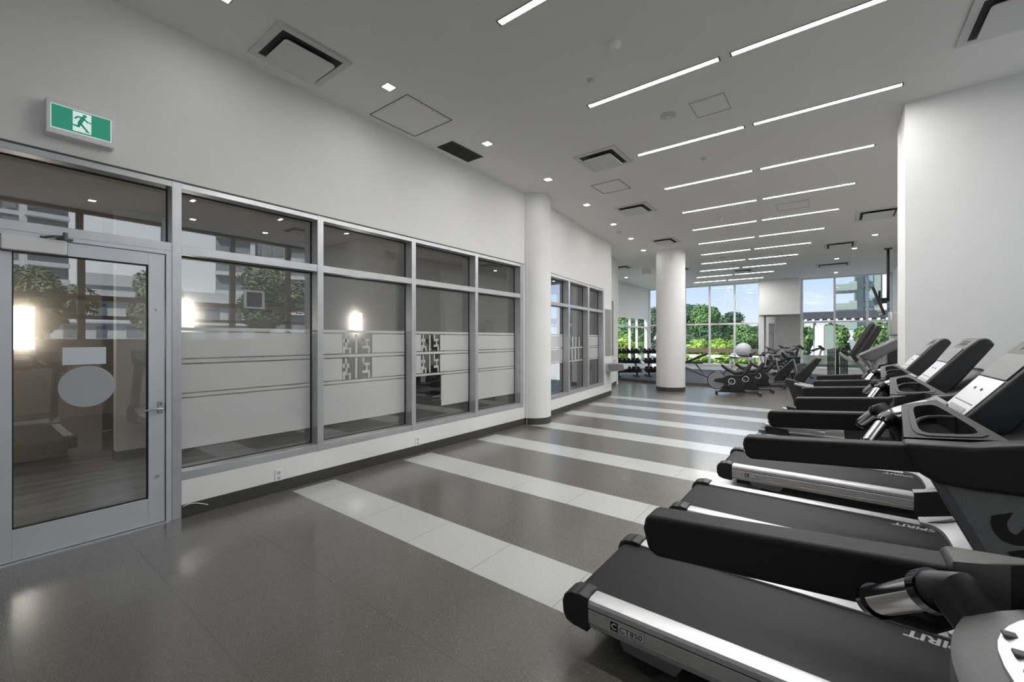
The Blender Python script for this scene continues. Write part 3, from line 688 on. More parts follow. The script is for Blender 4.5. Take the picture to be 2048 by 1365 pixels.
# ------------------------------------------------------------------ treadmills
def treadmill(label, loc):
    t = thing('treadmill', label, 'treadmill', loc, 0, 'treadmills in a row')
    # belt and deck
    bp = [(.02, .165)]
    for i in range(9): a = math.radians(270-180*i/8); bp.append((.065+.045*math.cos(a), .192+.045*math.sin(a)))
    bp = [(.065, .147)] + [(.065+.045*math.cos(math.radians(270-22.5*i)), .192+.045*math.sin(math.radians(270-22.5*i))) for i in range(9)] + [(1.56, .237), (1.56, .147)]
    MB().prism(bp, -.288, .288).build('running_belt', M['rubber'], t)
    MB().box(.16, 1.95, -.30, .30, .062, .146).build('deck_frame', M['blk'], t, bevel=.006)
    for s in (-1, 1):
        o_ = .378*s; i_ = .283*s; a, b = min(o_, i_), max(o_, i_)
        # rail: shaped profile in (y,z)
        pr = [(i_, .225), (i_, .246), (s*.300, .250), (s*.358, .250), (s*.372, .244), (s*.379, .232), (s*.379, .211), (s*.375, .208), (s*.375, .204), (s*.379, .201), (s*.377, .155), (s*.372, .152), (s*.372, .149), (s*.375, .146), (s*.366, .118), (s*.30, .112), (i_, .13)]
        r = MB().prism(pr, .128, 1.412, 'x').build('side_rail', M['silver'], t, smooth=25)
        MB().box(.128, 1.41, min(s*.3742, s*.3752), max(s*.3742, s*.3752), .2035, .2085).build('groove', M['ink'], r, smooth=0)
        if s < 0:
            MB().box(.245, .278, -.3806, -.3785, .158, .196).build('badge', M['ink'], r, smooth=0)
            text('badge_letter', 'C', .036, M['label'], r, frame_mtx((.249, -.3808, .166), (1, 0, 0), (0, 0, 1)), bold=.0012)
            MB().box(.281, .398, -.3803, -.3785, .158, .196).build('model_plate', M['label'], r, smooth=0)
            for q in ((.281, .398, .158, .1595), (.281, .398, .1945, .196), (.281, .2825, .158, .196), (.3965, .398, .158, .196)): MB().box(q[0], q[1], -.3808, -.380, q[2], q[3]).build('plate_edge', M['ink'], r, smooth=0)
            text('model_lettering', 'CT850', .033, M['ink'], r, frame_mtx((.286, -.3808, .165), (1, 0, 0), (0, 0, 1)), sx=1.12)
        # end cap
        y0, y1 = sorted((s*.272, s*.384))
        cp = [(.135, .100), (.135, .256), (.085, .262), (.075, .256), (.045, .256), (.012, .236), (.0, .20), (.004, .150), (.02, .118), (.06, .104)]
        MB().prism(cp, y0, y1).build('end_cap', M['blk'], t, bevel=.008, seg=3)
        g = MB()
        for k in range(4): g.box(.124, .134, s*.300+k*s*.012-.002, s*.300+k*s*.012+.002, .2555, .2585)
        g.build('cap_ridge', M['ink'], t, smooth=0)
        # foot bracket and wheel
        MB().prism([(.28, .116), (.30, .075), (.52, .065), (.55, .116)], *sorted((s*.30, s*.365))).build('foot_bracket', M['mgrey'], t, bevel=.004)
        MB().cyl((.40, s*.26, .036), (.40, s*.34, .036), .036, n=20).build('foot', M['blk'], t)
        # upright
        y0, y1 = sorted((s*.325, s*.372))
        u = MB().prism([(1.275, 1.06), (1.62, 1.06), (2.02, .13), (1.72, .13)], y0, y1).build('upright', M['upgrey'], t, bevel=.006)
        e_ = MB().prism([(1.262, 1.06), (1.280, 1.06), (1.728, .13), (1.706, .13)], y0-.003, y1+.003).build('upright_edge', M['mgrey'], u)
        if s < 0:
            dv = Vector((.445, 0, -.93)).normalized(); up = Vector((.93, 0, .445)).normalized()
            text('upright_lettering', 'SPIRIT', .21, M['blk'], u, frame_mtx(Vector((1.385, y0-.0012, .95)), dv, up), bold=.006, sx=.95)
        # handrail
        y0, y1 = sorted((s*.316, s*.384))
        MB().prism([(.785, 1.091), (.772, 1.085), (.768, 1.06), (.778, 1.02), (.795, 1.010), (1.25, 1.045), (1.25, 1.128), (1.0, 1.107)], y0, y1).build('handrail', M['foam'], t, bevel=.022, seg=4)
        # console arm
        y0, y1 = sorted((s*.306, s*.392))
        ap = [(1.205, 1.128), (1.22, 1.134), (1.36, 1.143), (1.46, 1.165), (1.54, 1.205), (1.60, 1.25), (1.64, 1.272), (1.69, 1.268), (1.725, 1.22), (1.73, 1.14), (1.66, 1.06), (1.56, 1.022), (1.36, 1.016), (1.28, 1.022), (1.235, 1.05)]
        MB().prism(ap, y0, y1).build('console_arm', M['blk'], t, bevel=.014, seg=3)
    # motor cover with rounded belt opening
    ou = [(1.405, .383), (1.62, .383), (1.62, -.383), (1.405, -.383)]
    inn = [(1.405+.100*(1-abs(math.sin(math.radians(a)))**3.0)**(1/3.0), .285*math.sin(math.radians(a))) for a in range(-90, 91, 10)]
    # top plate: from opening to rear edge of the hood, rising forward
    vs = []; fs = []; n = len(inn)
    for (x_, y_) in inn: vs.append((x_, y_, .262))
    for i, (x_, y_) in enumerate(inn): vs.append((1.64, -.383+.766*i/(n-1), .330))
    for (x_, y_) in inn: vs.append((x_, y_, .225))
    for i in range(n-1): fs += [(i, i+1, n+i+1, n+i), (i, 2*n+i, 2*n+i+1, i+1)]
    vs += [(1.405, -.383, .262), (1.405, .383, .262), (1.405, -.383, .225), (1.405, .383, .225)]
    k = 3*n
    fs += [(0, n, k), (n-1, k+1, 2*n-1), (k, k+2, 2*n, 0), (k+1, n-1, 3*n-1, k+3)]
    MB().add(vs, fs).build('belt_surround', M['silver_d'], t, smooth=50)
    hp = [(1.405, .09), (1.405, .262), (1.64, .330), (1.80, .365), (1.95, .350), (2.09, .26), (2.12, .16), (2.10, .09)]
    for s in (-1, 1): MB().prism([(1.405, .09), (1.405, .258), (1.64, .326), (1.64, .09)], *sorted((s*.290, s*.383))).build('surround_side', M['blk'], t)
    MB().prism([(1.60, .06), (1.60, .318), (1.64, .330), (1.80, .365), (1.95, .350), (2.09, .26), (2.12, .16), (2.10, .06)], -.383, .383).build('motor_cover', M['blk'], t, bevel=.012)
    # dash: two sloping trays with wells
    for s in (-1, 1):
        def P(u, v, dz=0):          # u along x 0..1 ; v 0 at arm, 1 at centre
            xa = 1.215+v*.012; xb = 1.440-v*.125
            return (xa+(xb-xa)*u, s*(.312-v*.195), 1.137+.020*u+v*(.080+.006*u)+dz)
        def ringpts(pts, N=6):
            out = []
            for a, b in zip(pts, pts[1:]+pts[:1]):
                for i in range(N): q = i/N; out.append((a[0]+(b[0]-a[0])*q, a[1]+(b[1]-a[1])*q))
            return out
        def soft(pts, it=2):
            for _ in range(it): pts = [((pts[i-1][0]+pts[i][0]*2+pts[(i+1) % len(pts)][0])/4, (pts[i-1][1]+pts[i][1]*2+pts[(i+1) % len(pts)][1])/4) for i in range(len(pts))]
            return pts
        outer = ringpts([(0, 0), (1, 0), (1, 1), (0, 1)]); rim = soft(ringpts([(.10, .04), (.93, .04), (.88, .95), (.14, .95)]), 2); rim2 = soft(ringpts([(.17, .10), (.86, .10), (.80, .88), (.24, .88)]), 2)
        n = len(outer); vs = [P(*q) for q in outer]+[P(*q) for q in rim]+[P(*q, -.002) for q in rim]+[P(*q, -.002) for q in rim]+[P(*q, .003) for q in rim]+[P(*q, .003) for q in rim2]
        fs = []
        for L in range(5):
            for i in range(n): fs.append((L*n+i, L*n+(i+1) % n, (L+1)*n+(i+1) % n, (L+1)*n+i))
        tr_ = MB().add(vs, fs).build('accessory_tray', M['grey'], t, smooth=40)
        MB().tube([P(*q, .001) for q in rim+rim[:1]], .0016, 5).build('tray_groove', M['ink'], tr_)
        vs = [P(*q, .0025) for q in rim2]+[P(*q, -.055) for q in rim2]; fs = [(i, (i+1) % n, n+(i+1) % n, n+i) for i in range(n)]+[tuple(range(n, 2*n))]
        MB().add(vs, fs).build('storage_well', M['dark'], tr_, smooth=40)
        # skirt under tray and dark wells
        if False: MB().add([P(u, v, -.062) for u, v in ((.20, .18), (.78, .18), (.72, .82), (.23, .82))]+[P(u, v, -.056) for u, v in ((.20, .18), (.78, .18), (.72, .82), (.23, .82))], [(0,1,2,3), (4,5,6,7), (0,1,5,4), (1,2,6,5), (2,3,7,6), (3,0,4,7)]).build('well_floor', M['dark'], tr_, smooth=0)
        MB().tube([P(.19, .44, -.002), P(.28, .53, -.001), P(.42, .57, 0), P(.60, .57, 0), P(.82, .54, 0)], .0055, 8).build('well_divider', M['grey'], tr_)
        MB().add([P(0, 0), P(0, 1), P(0, 1, -.10), P(0, 0, -.09), P(1, 0), P(1, 1), P(1, 1, -.10), P(1, 0, -.09)], [(0,1,2,3), (4,5,6,7), (1,5,6,2), (3,2,6,7)]).build('tray_skirt', M['blk'], tr_)
        # heart rate grips
        gl_ = Vector((1.128, s*.232, 1.088)); gu = Vector((1.172, s*.158, 1.152)); gd = (gu-gl_).normalized()
        hb = MB().cyl(gl_, gu, .0185, n=24).build('heart_rate_grip', M['chrome'], t)
        MB().cyl(gl_-gd*.010, gl_+gd*.004, .020, .022, n=24).build('grip_cap', M['gloss'], hb)
        MB().cyl(gu-gd*.002, gu+gd*.012, .024, .024, n=24).build('grip_collar', M['gloss'], hb)
        MB().tube([gl_-gd*.004, gl_+Vector((.012, s*.028, -.022)), (1.19, s*.29, 1.05), (1.22, s*.315, 1.06)], .012, 10).build('grip_stem', M['blk'], hb)
        MB().tube([gu+gd*.008, gu+gd*.022+Vector((.008, -s*.004, .004)), (1.222, s*.105, 1.135), (1.24, s*.09, 1.10)], [.022, .025, .028, .03], 14).build('grip_elbow', M['blk'], hb)
    # centre control pod: rounded nose, sloping top
    ztop = lambda x_: 1.150+.46*(x_-1.158)
    def pod_ring(x0, hy, n_=14):
        out = [(x0+.052-.052*math.cos(math.radians(90*(1-abs(1-2*i/n_)))) if False else x0+.024*(abs(math.sin(math.radians(-90+180*i/n_)))**2.6), hy*math.sin(math.radians(-90+180*i/n_))) for i in range(n_+1)]
        return out
    nose = pod_ring(1.170, .108); pts = nose+[(1.345, .112), (1.345, -.112)]
    n = len(pts); vs = [(x_+.006 if i < len(nose) else x_, y_*.94, ztop(x_)-.072) for i, (x_, y_) in enumerate(pts)]+[(x_, y_, ztop(x_)-.042) for x_, y_ in pts]+[(x_+.004, y_*.965, ztop(x_)-.041) for x_, y_ in pts]+[(x_, y_, ztop(x_)-.039) for x_, y_ in pts]+[(x_, y_, ztop(x_)-.006) for x_, y_ in pts]+[(x_+.008 if i < len(nose) else x_, y_*.93, ztop(x_)) for i, (x_, y_) in enumerate(pts)]
    fs = [tuple(range(n))[::-1], tuple(range(5*n, 6*n))]
    for L in range(5):
        for i in range(n): fs.append((L*n+i, L*n+(i+1) % n, (L+1)*n+(i+1) % n, (L+1)*n+i))
    pd = MB().add(vs, fs).build('control_pod', M['mgrey'], t, smooth=30)
    MB().prism([(1.20, ztop(1.20)-.07), (1.345, ztop(1.345)-.06), (1.345, 1.03), (1.26, 1.03)], -.095, .095).build('pod_neck', M['blk'], pd)
    vs = []
    for a in range(0, 360, 12):
        ca, sa = math.cos(math.radians(a)), math.sin(math.radians(a)); x_ = 1.254+.056*(abs(ca)**.8)*(1 if ca > 0 else -1); vs.append((x_, .078*(abs(sa)**.8)*(1 if sa > 0 else -1), ztop(x_)+.0005))
    n = len(vs); vs = vs + [(a, b, c+.004) for a, b, c in vs]
    MB().add(vs, [tuple(range(n))[::-1], tuple(range(n, 2*n))]+[(i, (i+1) % n, n+(i+1) % n, n+i) for i in range(n)]).build('key_plate', M['pad'], pd)
    for yy in (-.045, -.015, .015, .045):
        MB().box(1.206, 1.216, yy-.005, yy+.005, ztop(1.211)+.003, ztop(1.211)+.0065).build('button', M['mgrey'], pd, bevel=.001)
    MB().box(1.242, 1.248, -.035, .035, ztop(1.245)+.003, ztop(1.245)+.006).build('button_bar', M['ink'], pd, smooth=0)
    # cradle behind the trays
    cr_ = [(1.33, 1.145), (1.44, 1.150), (1.52, 1.180), (1.59, 1.228), (1.63, 1.262), (1.66, 1.262), (1.70, 1.21), (1.70, 1.14), (1.62, 1.06), (1.50, 1.04), (1.34, 1.05)]
    MB().prism(cr_, -.31, .31).build('console_cradle', M['blk'], t, bevel=.01)
    # console
    cp = [(1.362, 1.178), (1.537, 1.403), (1.580, 1.447), (1.602, 1.456), (1.625, 1.450), (1.643, 1.420), (1.535, 1.245), (1.470, 1.150), (1.40, 1.140)]
    cs = MB().prism(cp, -.175, .175).build('console', M['grey'], t, bevel=.010, seg=3)
    fd = Vector((1.537-1.362, 0, 1.403-1.178)); L = fd.length; fd.normalize(); fn = Vector((-fd.z, 0, fd.x))
    def FP(u, yv, off): q = Vector((1.362, 0, 1.178))+fd*(u*L)+fn*off; return (q.x, yv, q.z)
    def plate(nm, u0, u1, yw, mm, off=.004, y0=None, y1=None):
        a, b = (-yw, yw) if y0 is None else (y0, y1)
        vs = [FP(u0, a, -.002), FP(u0, b, -.002), FP(u1, b, -.002), FP(u1, a, -.002), FP(u0, a, off), FP(u0, b, off), FP(u1, b, off), FP(u1, a, off)]
        return MB().add(vs, [(3,2,1,0), (4,5,6,7), (0,1,5,4), (1,2,6,5), (2,3,7,6), (3,0,4,7)]).build(nm, mm, cs, smooth=0)
    plate('display_overlay', .02, .60, .150, M['pad'], .004)
    plate('display_screen', .62, .97, .150, M['mgrey'], .005)
    plate('key_row', .10, .16, .11, M['lightink'], .0055); plate('key_row', .22, .235, .12, M['mgrey'], .0055)
    for yv in (-.04, .04): plate('button', .42, .45, 0, M['ink'], .006, yv-.006, yv+.006)
    vs = MB(); sa = Vector((1.537, 0, 1.403)); sb = Vector((1.580, 0, 1.447)); sn_ = Vector((-(sb-sa).z, 0, (sb-sa).x)).normalized()
    for k in range(5):
        for q_, l_ in ((.25, .5), (.62, .3)):
            a = sa+(sb-sa)*q_+sn_*.0008; b = sa+(sb-sa)*(q_+l_*.55)+sn_*.0008; vs.bar((a.x, -.07+k*.035, a.z), (b.x, -.07+k*.035, b.z), .012, .0016)
    vs.build('speaker_slot', M['ink'], cs, smooth=0)
    text('belt_lettering', 'SPIRIT', .076, M['lightink'], t, frame_mtx((1.478, .262, .2375), (-1, 0, 0), (0, -1, 0)), bold=.0022, shear=.25, sx=1.0)
    return t
t0 = treadmill('treadmill nearest the camera, only its handrail and console corner in view', (-1.085, .54, 0))
dup(t0, (-1.045, 2.15, 0), 0, 'treadmill in front with the large belt and a silver side rail reaching the bottom edge')
dup(t0, (-.975, 3.515, 0), 0, 'second full treadmill from the camera, between the front one and the third')
dup(t0, (-.93, 4.88, 0), 0, 'treadmill closest to the large plain white wall')

# ------------------------------------------------------------------ spin bikes
def spin_bike(label, loc, rz, group='black indoor cycling bikes in a row'):
    t = thing('spin_bike', label, 'exercise bike', loc, rz, group)
    MB().cyl((-.35, -.012, .35), (-.35, .012, .35), .218, n=40).build('flywheel', M['fly'], t)
    MB().ring((-.35, 0, .35), .226, .012, n=40).build('flywheel_guard', M['gloss'], t)
    MB().cyl((-.35, -.03, .35), (-.35, .03, .35), .03).build('flywheel_hub', M['chrome'], t)
    MB().prism([(-.42, .33), (-.40, .39), (-.20, .43), (-.08, .50), (.10, .50), (.20, .40), (.30, .30), (.26, .18), (.34, .07), (-.30, .07), (-.16, .20), (-.20, .29)], -.055, .055).build('body_shroud', M['blk'], t, bevel=.012)
    for s in (-1, 1):
        MB().ring((0, s*.058, .34), .075, .009).build('crank_ring', M['white'], t)
        cr_ = MB().bar((0, s*.075, .34), (s*.09, s*.075, .22), .02, .03, (0, 1, 0)).build('crank_arm', M['chrome'], t)
        MB().box(s*.09-.05, s*.09+.05, *sorted((s*.085, s*.17)), .205, .235).build('pedal', M['blk'], cr_)
    MB().tube([(-.24, 0, .76), (-.12, 0, .66), (.08, 0, .56), (.30, 0, .60), (.42, 0, .78)], [.030, .042, .048, .045, .035]).build('frame', M['blk'], t)
    MB().tube([(.05, 0, .50), (.22, 0, .48), (.36, 0, .62), (.44, 0, .80)], [.05, .06, .055, .04]).build('front_fork', M['blk'], t)
    MB().cyl((-.20, 0, .70), (-.27, 0, .90), .018).build('seat_post', M['chrome'], t)
    MB().prism([(-.40, .935), (-.38, .95), (-.22, .945), (-.12, .925), (-.12, .915), (-.24, .905), (-.38, .91)], -.07, .07).build('saddle', M['blk'], t, bevel=.015)
    MB().cyl((.42, 0, .76), (.36, 0, 1.0), .020).build('handlebar_post', M['chrome'], t)
    MB().tube([(.16, -.20, 1.02), (.24, -.22, 1.02), (.36, -.14, 1.0), (.36, .14, 1.0), (.24, .22, 1.02), (.16, .20, 1.02)], .016).tube([(.36, -.08, 1.0), (.48, -.09, 1.05), (.56, -.05, 1.12)], .016).tube([(.36, .08, 1.0), (.48, .09, 1.05), (.56, .05, 1.12)], .016).build('handlebar', M['blk'], t)
    MB().box(.40, .47, -.07, .07, .98, 1.08).build('bike_console', M['gloss'], t, bevel=.008)
    MB().box(-.34, .66, -.03, .03, .045, .075).build('base_beam', M['blk'], t, bevel=.005)
    for x_ in (-.36, .64):
        f_ = MB().bar((x_, -.26, .055), (x_, .26, .055), .05, .035).build('floor_bar', M['blk'], t)
        MB().cyl((x_, -.24, .0), (x_, -.24, .04), .025).cyl((x_, .24, 0), (x_, .24, .04), .025).build('levelling_foot', M['blk'], f_)
    return t
b0 = spin_bike('leftmost black spin bike of the row, its grey flywheel in full view', (-2.20, 12.42, 0), math.radians(14))
dup(b0, (-2.02, 13.35, 0), math.radians(14), 'middle black spin bike of the row beside the mat area')
dup(b0, (-1.85, 14.35, .035), math.radians(14), 'third black spin bike of the row, farthest from the camera')
dup(b0, (-1.62, 18.6, .035), math.radians(160), 'lone spin bike on the mat under the mirror, turned the other way')

# upright bikes
def upright_bike(label, loc, rz):
    t = thing('upright_bike', label, 'exercise bike', loc, rz, 'upright exercise bikes by the mat')
    MB().box(-.5, .5, -.04, .04, .03, .09).box(-.52, -.46, -.26, .26, 0, .06).box(.46, .52, -.26, .26, 0, .06).build('base', M['mgrey'], t, bevel=.006)
    MB().prism([(.44, .10), (.16, .12), (-.28, .84), (-.14, .88), (.36, .34)], -.09, .09).build('body_shroud', M['blk'], t, bevel=.02)
    MB().tube([(-.20, -.06, .80), (-.28, -.06, 1.12)], .018).tube([(-.20, .06, .80), (-.28, .06, 1.12)], .018).build('handlebar_post', M['chrome'], t)
    MB().tube([(-.02, -.22, 1.06), (-.20, -.2, 1.14), (-.32, 0, 1.15), (-.20, .2, 1.14), (-.02, .22, 1.06)], .017).build('handlebar', M['blk'], t)
    MB().prism([(-.36, 1.12), (-.24, 1.24), (-.20, 1.21), (-.30, 1.08)], -.12, .12).build('bike_console', M['blk'], t, bevel=.01)
    MB().cyl((.28, 0, .30), (.40, 0, .84), .025).build('seat_post', M['chrome'], t)
    MB().box(.26, .52, -.11, .11, .84, .91).build('saddle', M['blk'], t, bevel=.03)
    for s in (-1, 1): MB().bar((.05, s*.11, .38), (.05+s*.12, s*.11, .28), .02, .03, (0, 1, 0)).box(.0+s*.12, .10+s*.12, *sorted((s*.12, s*.22)), .26, .29).build('pedal', M['blk'], t)
    return t
u0 = upright_bike('left upright bike with slanted black body beside the mat', (-.98, 15.1, .035), math.radians(180+10))
u0.location = (-1.15, 15.75, .035)
dup(u0, (-.62, 15.05, .035), math.radians(190), 'right upright bike with slanted black body, partly behind the left one')

# ------------------------------------------------------------------ ellipticals
def elliptical(label, loc, rz=0, tall=False):
    t = thing('elliptical_trainer', label, 'elliptical', loc, rz, 'elliptical trainers in a row')
    MB().box(.0, 1.75, -.05, .05, .04, .10).build('base_beam', M['mgrey'], t, bevel=.006)
    for x_ in (.03, 1.70):
        MB().bar((x_, -.32, .05), (x_, .32, .05), .06, .05).cyl((x_, -.33, .03), (x_, -.28, .03), .03).cyl((x_, .33, .03), (x_, .28, .03), .03).build('floor_bar', M['chrome'], t)
    if tall: MB().prism([(.10, .06), (.08, .30), (.0, .56), (-.06, .64), (-.04, .70), (.10, .68), (.20, .60), (.24, .30), (.26, .06)], -.07, .07).build('rear_support', M['blk'], t, bevel=.01)
    else: MB().prism([(.10, .06), (.08, .14), (.16, .24), (.34, .20), (.40, .06)], -.09, .09).build('rear_support', M['blk'], t, bevel=.01)
    zr = .62 if tall else .20
    MB().tube([(.10, -.14, zr), (.80, -.14, zr*.8)], .024).tube([(.10, .14, zr), (.80, .14, zr*.8)], .024).build('guide_rail', M['silver_d'], t)
    for s in (-1, 1):
        a = MB().tube([(.28, s*.20, .34+.07*s), (.80, s*.20, .26+.03*s), (1.25, s*.20, .34-.05*s)], .022).build('pedal_arm', M['silver_d'], t)
        MB().prism([(.34, .36+.06*s), (.34, .40+.06*s), (.74, .36+.04*s), (.74, .31+.04*s)], *sorted((s*.12, s*.30))).build('foot_pedal', M['blk'], a, bevel=.012)
        h = MB().tube([(1.25, s*.27, .34), (1.28, s*.28, .75), (1.24, s*.28, 1.00), (1.14, s*.28, 1.16)], .022).build('swing_arm', M['mgrey'], t)
        MB().tube([(1.14, s*.28, 1.16), (1.10, s*.28, 1.24), (1.24, s*.27, 1.52), (1.30, s*.25, 1.64)], [.024, .030, .030, .026]).build('hand_grip', M['foam'], h)
    MB().prism([(1.02, .08), (.98, .50), (1.12, .66), (1.42, .70), (1.58, .52), (1.66, .08)], -.16, .16).build('drive_shroud', M['blk'], t, bevel=.03)
    MB().tube([(1.34, 0, .60), (1.30, 0, 1.0), (1.36, 0, 1.20)], [.05, .045, .04]).build('mast', M['silver_d'], t)
    MB().tube([(1.34, -.05, .95), (1.18, -.12, 1.10), (1.02, -.16, 1.20), (.96, -.16, 1.26)], .018).tube([(1.34, .05, .95), (1.18, .12, 1.10), (1.02, .16, 1.20), (.96, .16, 1.26)], .018).build('fixed_handlebar', M['silver_d'], t)
    MB().prism([(1.20, 1.18), (1.16, 1.24), (1.52, 1.46), (1.58, 1.44), (1.58, 1.36), (1.30, 1.16)], -.20, .20).build('elliptical_console', M['mgrey'], t, bevel=.02)
    return t
e0 = elliptical('elliptical trainer nearest the white wall corner', (-.93, 7.35, 0))
dup(e0, (-.82, 8.45, 0), 0, 'middle elliptical trainer of the row beyond the treadmills')
elliptical('elliptical trainer farthest from the treadmills, with the tall rear bracket', (-.72, 9.55, 0), 0, True)

# ------------------------------------------------------------------ cable machine, television, plate tree
cmn = thing('cable_machine', 'tall cable machine with silver cover and black shrouds against the right wall', 'weight machine', (.98, 11.2, 0))
MB().box(-.26, .40, -.30, .30, 0, .08).build('base', M['blk'], cmn, bevel=.01)
for s in (-1, 1): MB().prism(rrect(-.20, .12, .06, 1.36, .05), *sorted((s*.10, s*.26)), 'y').build('side_shroud', M['gloss'], cmn, bevel=.01)
MB().box(-.24, -.20, -.04, .04, .08, 1.34).box(.14, .22, -.05, .05, .08, 2.02).build('mast', M['silver'], cmn, bevel=.008)
MB().box(-.16, .24, -.24, .24, 1.52, 1.98).build('top_cover', M['steel'], cmn, bevel=.02)
MB().box(-.10, .20, -.18, .18, 1.30, 1.54).build('lower_cover', M['silver'], cmn, bevel=.01)
MB().cyl((-.03, -.05, 2.06), (-.03, .05, 2.06), .05).box(-.05, 0, -.06, .06, 1.98, 2.04).build('pulley', M['chrome'], cmn)
MB().box(-.02, .02, -.025, .025, .10, 1.5).build('weight_stack', M['blk'], cmn)
tv = thing('television', 'flat television tilted down on a black pole from the ceiling', 'television', (1.12, 15.5, H))
MB().box(-.08, .08, -.08, .08, -.02, 0).cyl((0, 0, -.02), (0, 0, -1.45), .032).build('ceiling_pole', M['blk'], tv)
a_ = MB().tube([(0, 0, -1.35), (-.16, 0, -1.40)], .02).box(-.20, -.16, -.12, .12, -1.55, -1.15).box(-.14, -.02, -.04, .04, -1.5, -1.35).build('tilt_bracket', M['blk'], tv)
sn = Vector((.31, 0, -.95)).normalized(); q0 = Vector((-.38, 0, -1.10))
pts = []
for d_, h_ in ((0, 0), (0, .78), (.06, .78), (.06, 0)): v_ = q0 + sn*h_ + Vector((.95, 0, .31))*d_; pts.append((v_.x, v_.z))
MB().prism(pts, -.60, .60).build('tv_body', M['blk'], tv, bevel=.006)
pts = []
for d_, h_ in ((-.004, .02), (-.004, .76), (.0, .76), (.0, .02)): v_ = q0 + sn*h_ + Vector((.95, 0, .31))*d_; pts.append((v_.x, v_.z))
MB().prism(pts, -.58, .58).build('screen', mat('tv_glass', (.03, .03, .035), .08), tv, smooth=0)
MB().box(1.40, 1.43, 11.9, 12.1, 2.0, 2.16).build('wall_box', M['offwhite'], None, bevel=.004, label='small pale control box high on the right wall')['category'] = 'box'
pt = thing('plate_tree', 'black weight plate tree loaded with plates by the right far window', 'weight rack', (.02, 16.5, 0))
MB().box(-.30, .30, -.03, .03, .035, .08).box(-.28, -.22, -.25, .25, .035, .08).box(.22, .28, -.25, .25, .035, .08).prism([(-.05, .08), (.05, .08), (.03, 1.12), (-.03, 1.12)], -.04, .04).build('stand', M['blk'], pt, bevel=.005)
pl = MB().cyl((0, 0, -.012), (0, 0, .012), .2)
for i, (z, r) in enumerate(((.34, .225), (.62, .20), (.88, .16), (1.06, .11))):
    for s in (-1, 1):
        for k in range(4):
            o = MB().cyl((s*(.07+k*.048), 0, z), (s*(.105+k*.048), 0, z), r-.012*k, n=28).ring((s*(.087+k*.048), 0, z), r-.012*k-.01, .018, n=28, ax='x').build('weight_plate', M['blk'])
            o.location = (.02, 16.5, 0); tag(o, f'black weight plate, {ORD[k]} from the post, {"left" if s < 0 else "right"} peg, {ORD[i]} row up', 'weight plate', 'weight plates on the plate tree')
rw = thing('rowing_machine', 'low silver and black rowing machine on the mat behind the spin bikes', 'rowing machine', (-1.9, 17.0, .035), math.radians(6))
MB().box(-.9, .9, -.035, .035, .28, .36).build('rail', M['silver'], rw, bevel=.006)
MB().prism([(-.98, .0), (-.92, .36), (-.80, .36), (-.86, .0)], -.2, .2).build('leg', M['blk'], rw, bevel=.006)
MB().prism([(.70, .0), (.66, .30), (.78, .30), (.86, .0)], -.25, .25).build('leg', M['blk'], rw, bevel=.006)
MB().cyl((1.0, -.09, .36), (1.0, .09, .36), .26, n=32).build('fan_housing', M['mgrey'], rw, bevel=.01)
MB().box(-.30, -.02, -.14, .14, .38, .44).build('rower_seat', M['blk'], rw, bevel=.015)
MB().box(.45, .58, -.20, .20, .30, .40).build('footplate', M['blk'], rw, bevel=.01)

# ------------------------------------------------------------------ bench, ball, dumbbells
bn = thing('incline_bench', 'adjustable black padded bench right of the free standing column', 'weight bench', (-3.80, 15.55, .035), math.radians(15))
MB().tube([(-.75, 0, .62), (-.50, 0, .46), (.42, 0, .08)], .035).build('main_beam', M['mgrey'], bn)
MB().bar((-.62, -.28, .03), (-.62, .28, .03), .06, .06).bar((.44, -.22, .04), (.44, .22, .04), .07, .07).bar((-.62, 0, .04), (-.56, 0, .5), .06, .06).build('bench_leg', M['blk'], bn)
MB().bar((.20, 0, .18), (-.14, 0, .66), .05, .05).build('strut', M['mgrey'], bn)
MB().bar((-.48, 0, .56), (.30, 0, .92), .28, .07).build('back_pad', M['blk'], bn, bevel=.02)
MB().bar((-.46, 0, .60), (.16, 0, .60), .26, .06).build('seat_pad', M['blk'], bn, bevel=.02)
bl = MB().sphere((0, 0, .30), .30, 32, 18).build('exercise_ball', M['ball']); bl.location = (-3.04, 19.6, .70); tag(bl, 'large pale exercise ball in front of the far window', 'exercise ball')
bs = thing('storage_bench', 'low pale storage bench carrying the exercise ball', 'bench', (-3.04, 19.6, .035))
MB().box(-.52, .42, -.28, .28, .59, .665).build('bench_top', M['offwhite'], bs, bevel=.01)
MB().box(-.46, .36, -.20, .20, .30, .34).build('shelf', M['offwhite'], bs, bevel=.006)
for x_ in (-.48, .36):
    for y_ in (-.24, .20): MB().box(x_, x_+.04, y_, y_+.04, 0, .59).build('leg', M['white'], bs)
def rack(label, loc, rz):
    t = thing('dumbbell_rack', label, 'dumbbell rack', loc, rz, 'dumbbell racks in the corner')
    for s in (-1, 1):
        MB().bar((s*.36, -.16, .05), (s*.30, .12, 1.02), .07, .05, (1, 0, 0)).box(s*.36-.04, s*.36+.04, -.34, .20, 0, .05).build('rack_leg', M['blk'], t)
    for z, y in ((.94, .06), (.57, -.06), (.24, -.16)):
        MB().prism([(y-.13, z-.06), (y-.12, z-.075), (y+.13, z+.01), (y+.13, z+.03)], -.52, .52, 'x').build('shelf', M['blk'], t)
    return t
r0 = rack('three tier dumbbell rack nearest the left walls', (-6.35, 15.5, .035), math.radians(40))
racks = [((-6.35, 15.5), 'left'), ((-5.45, 16.25), 'right')]
dup(r0, (-5.45, 16.25, .035), math.radians(40), 'three tier dumbbell rack beside the free standing column')
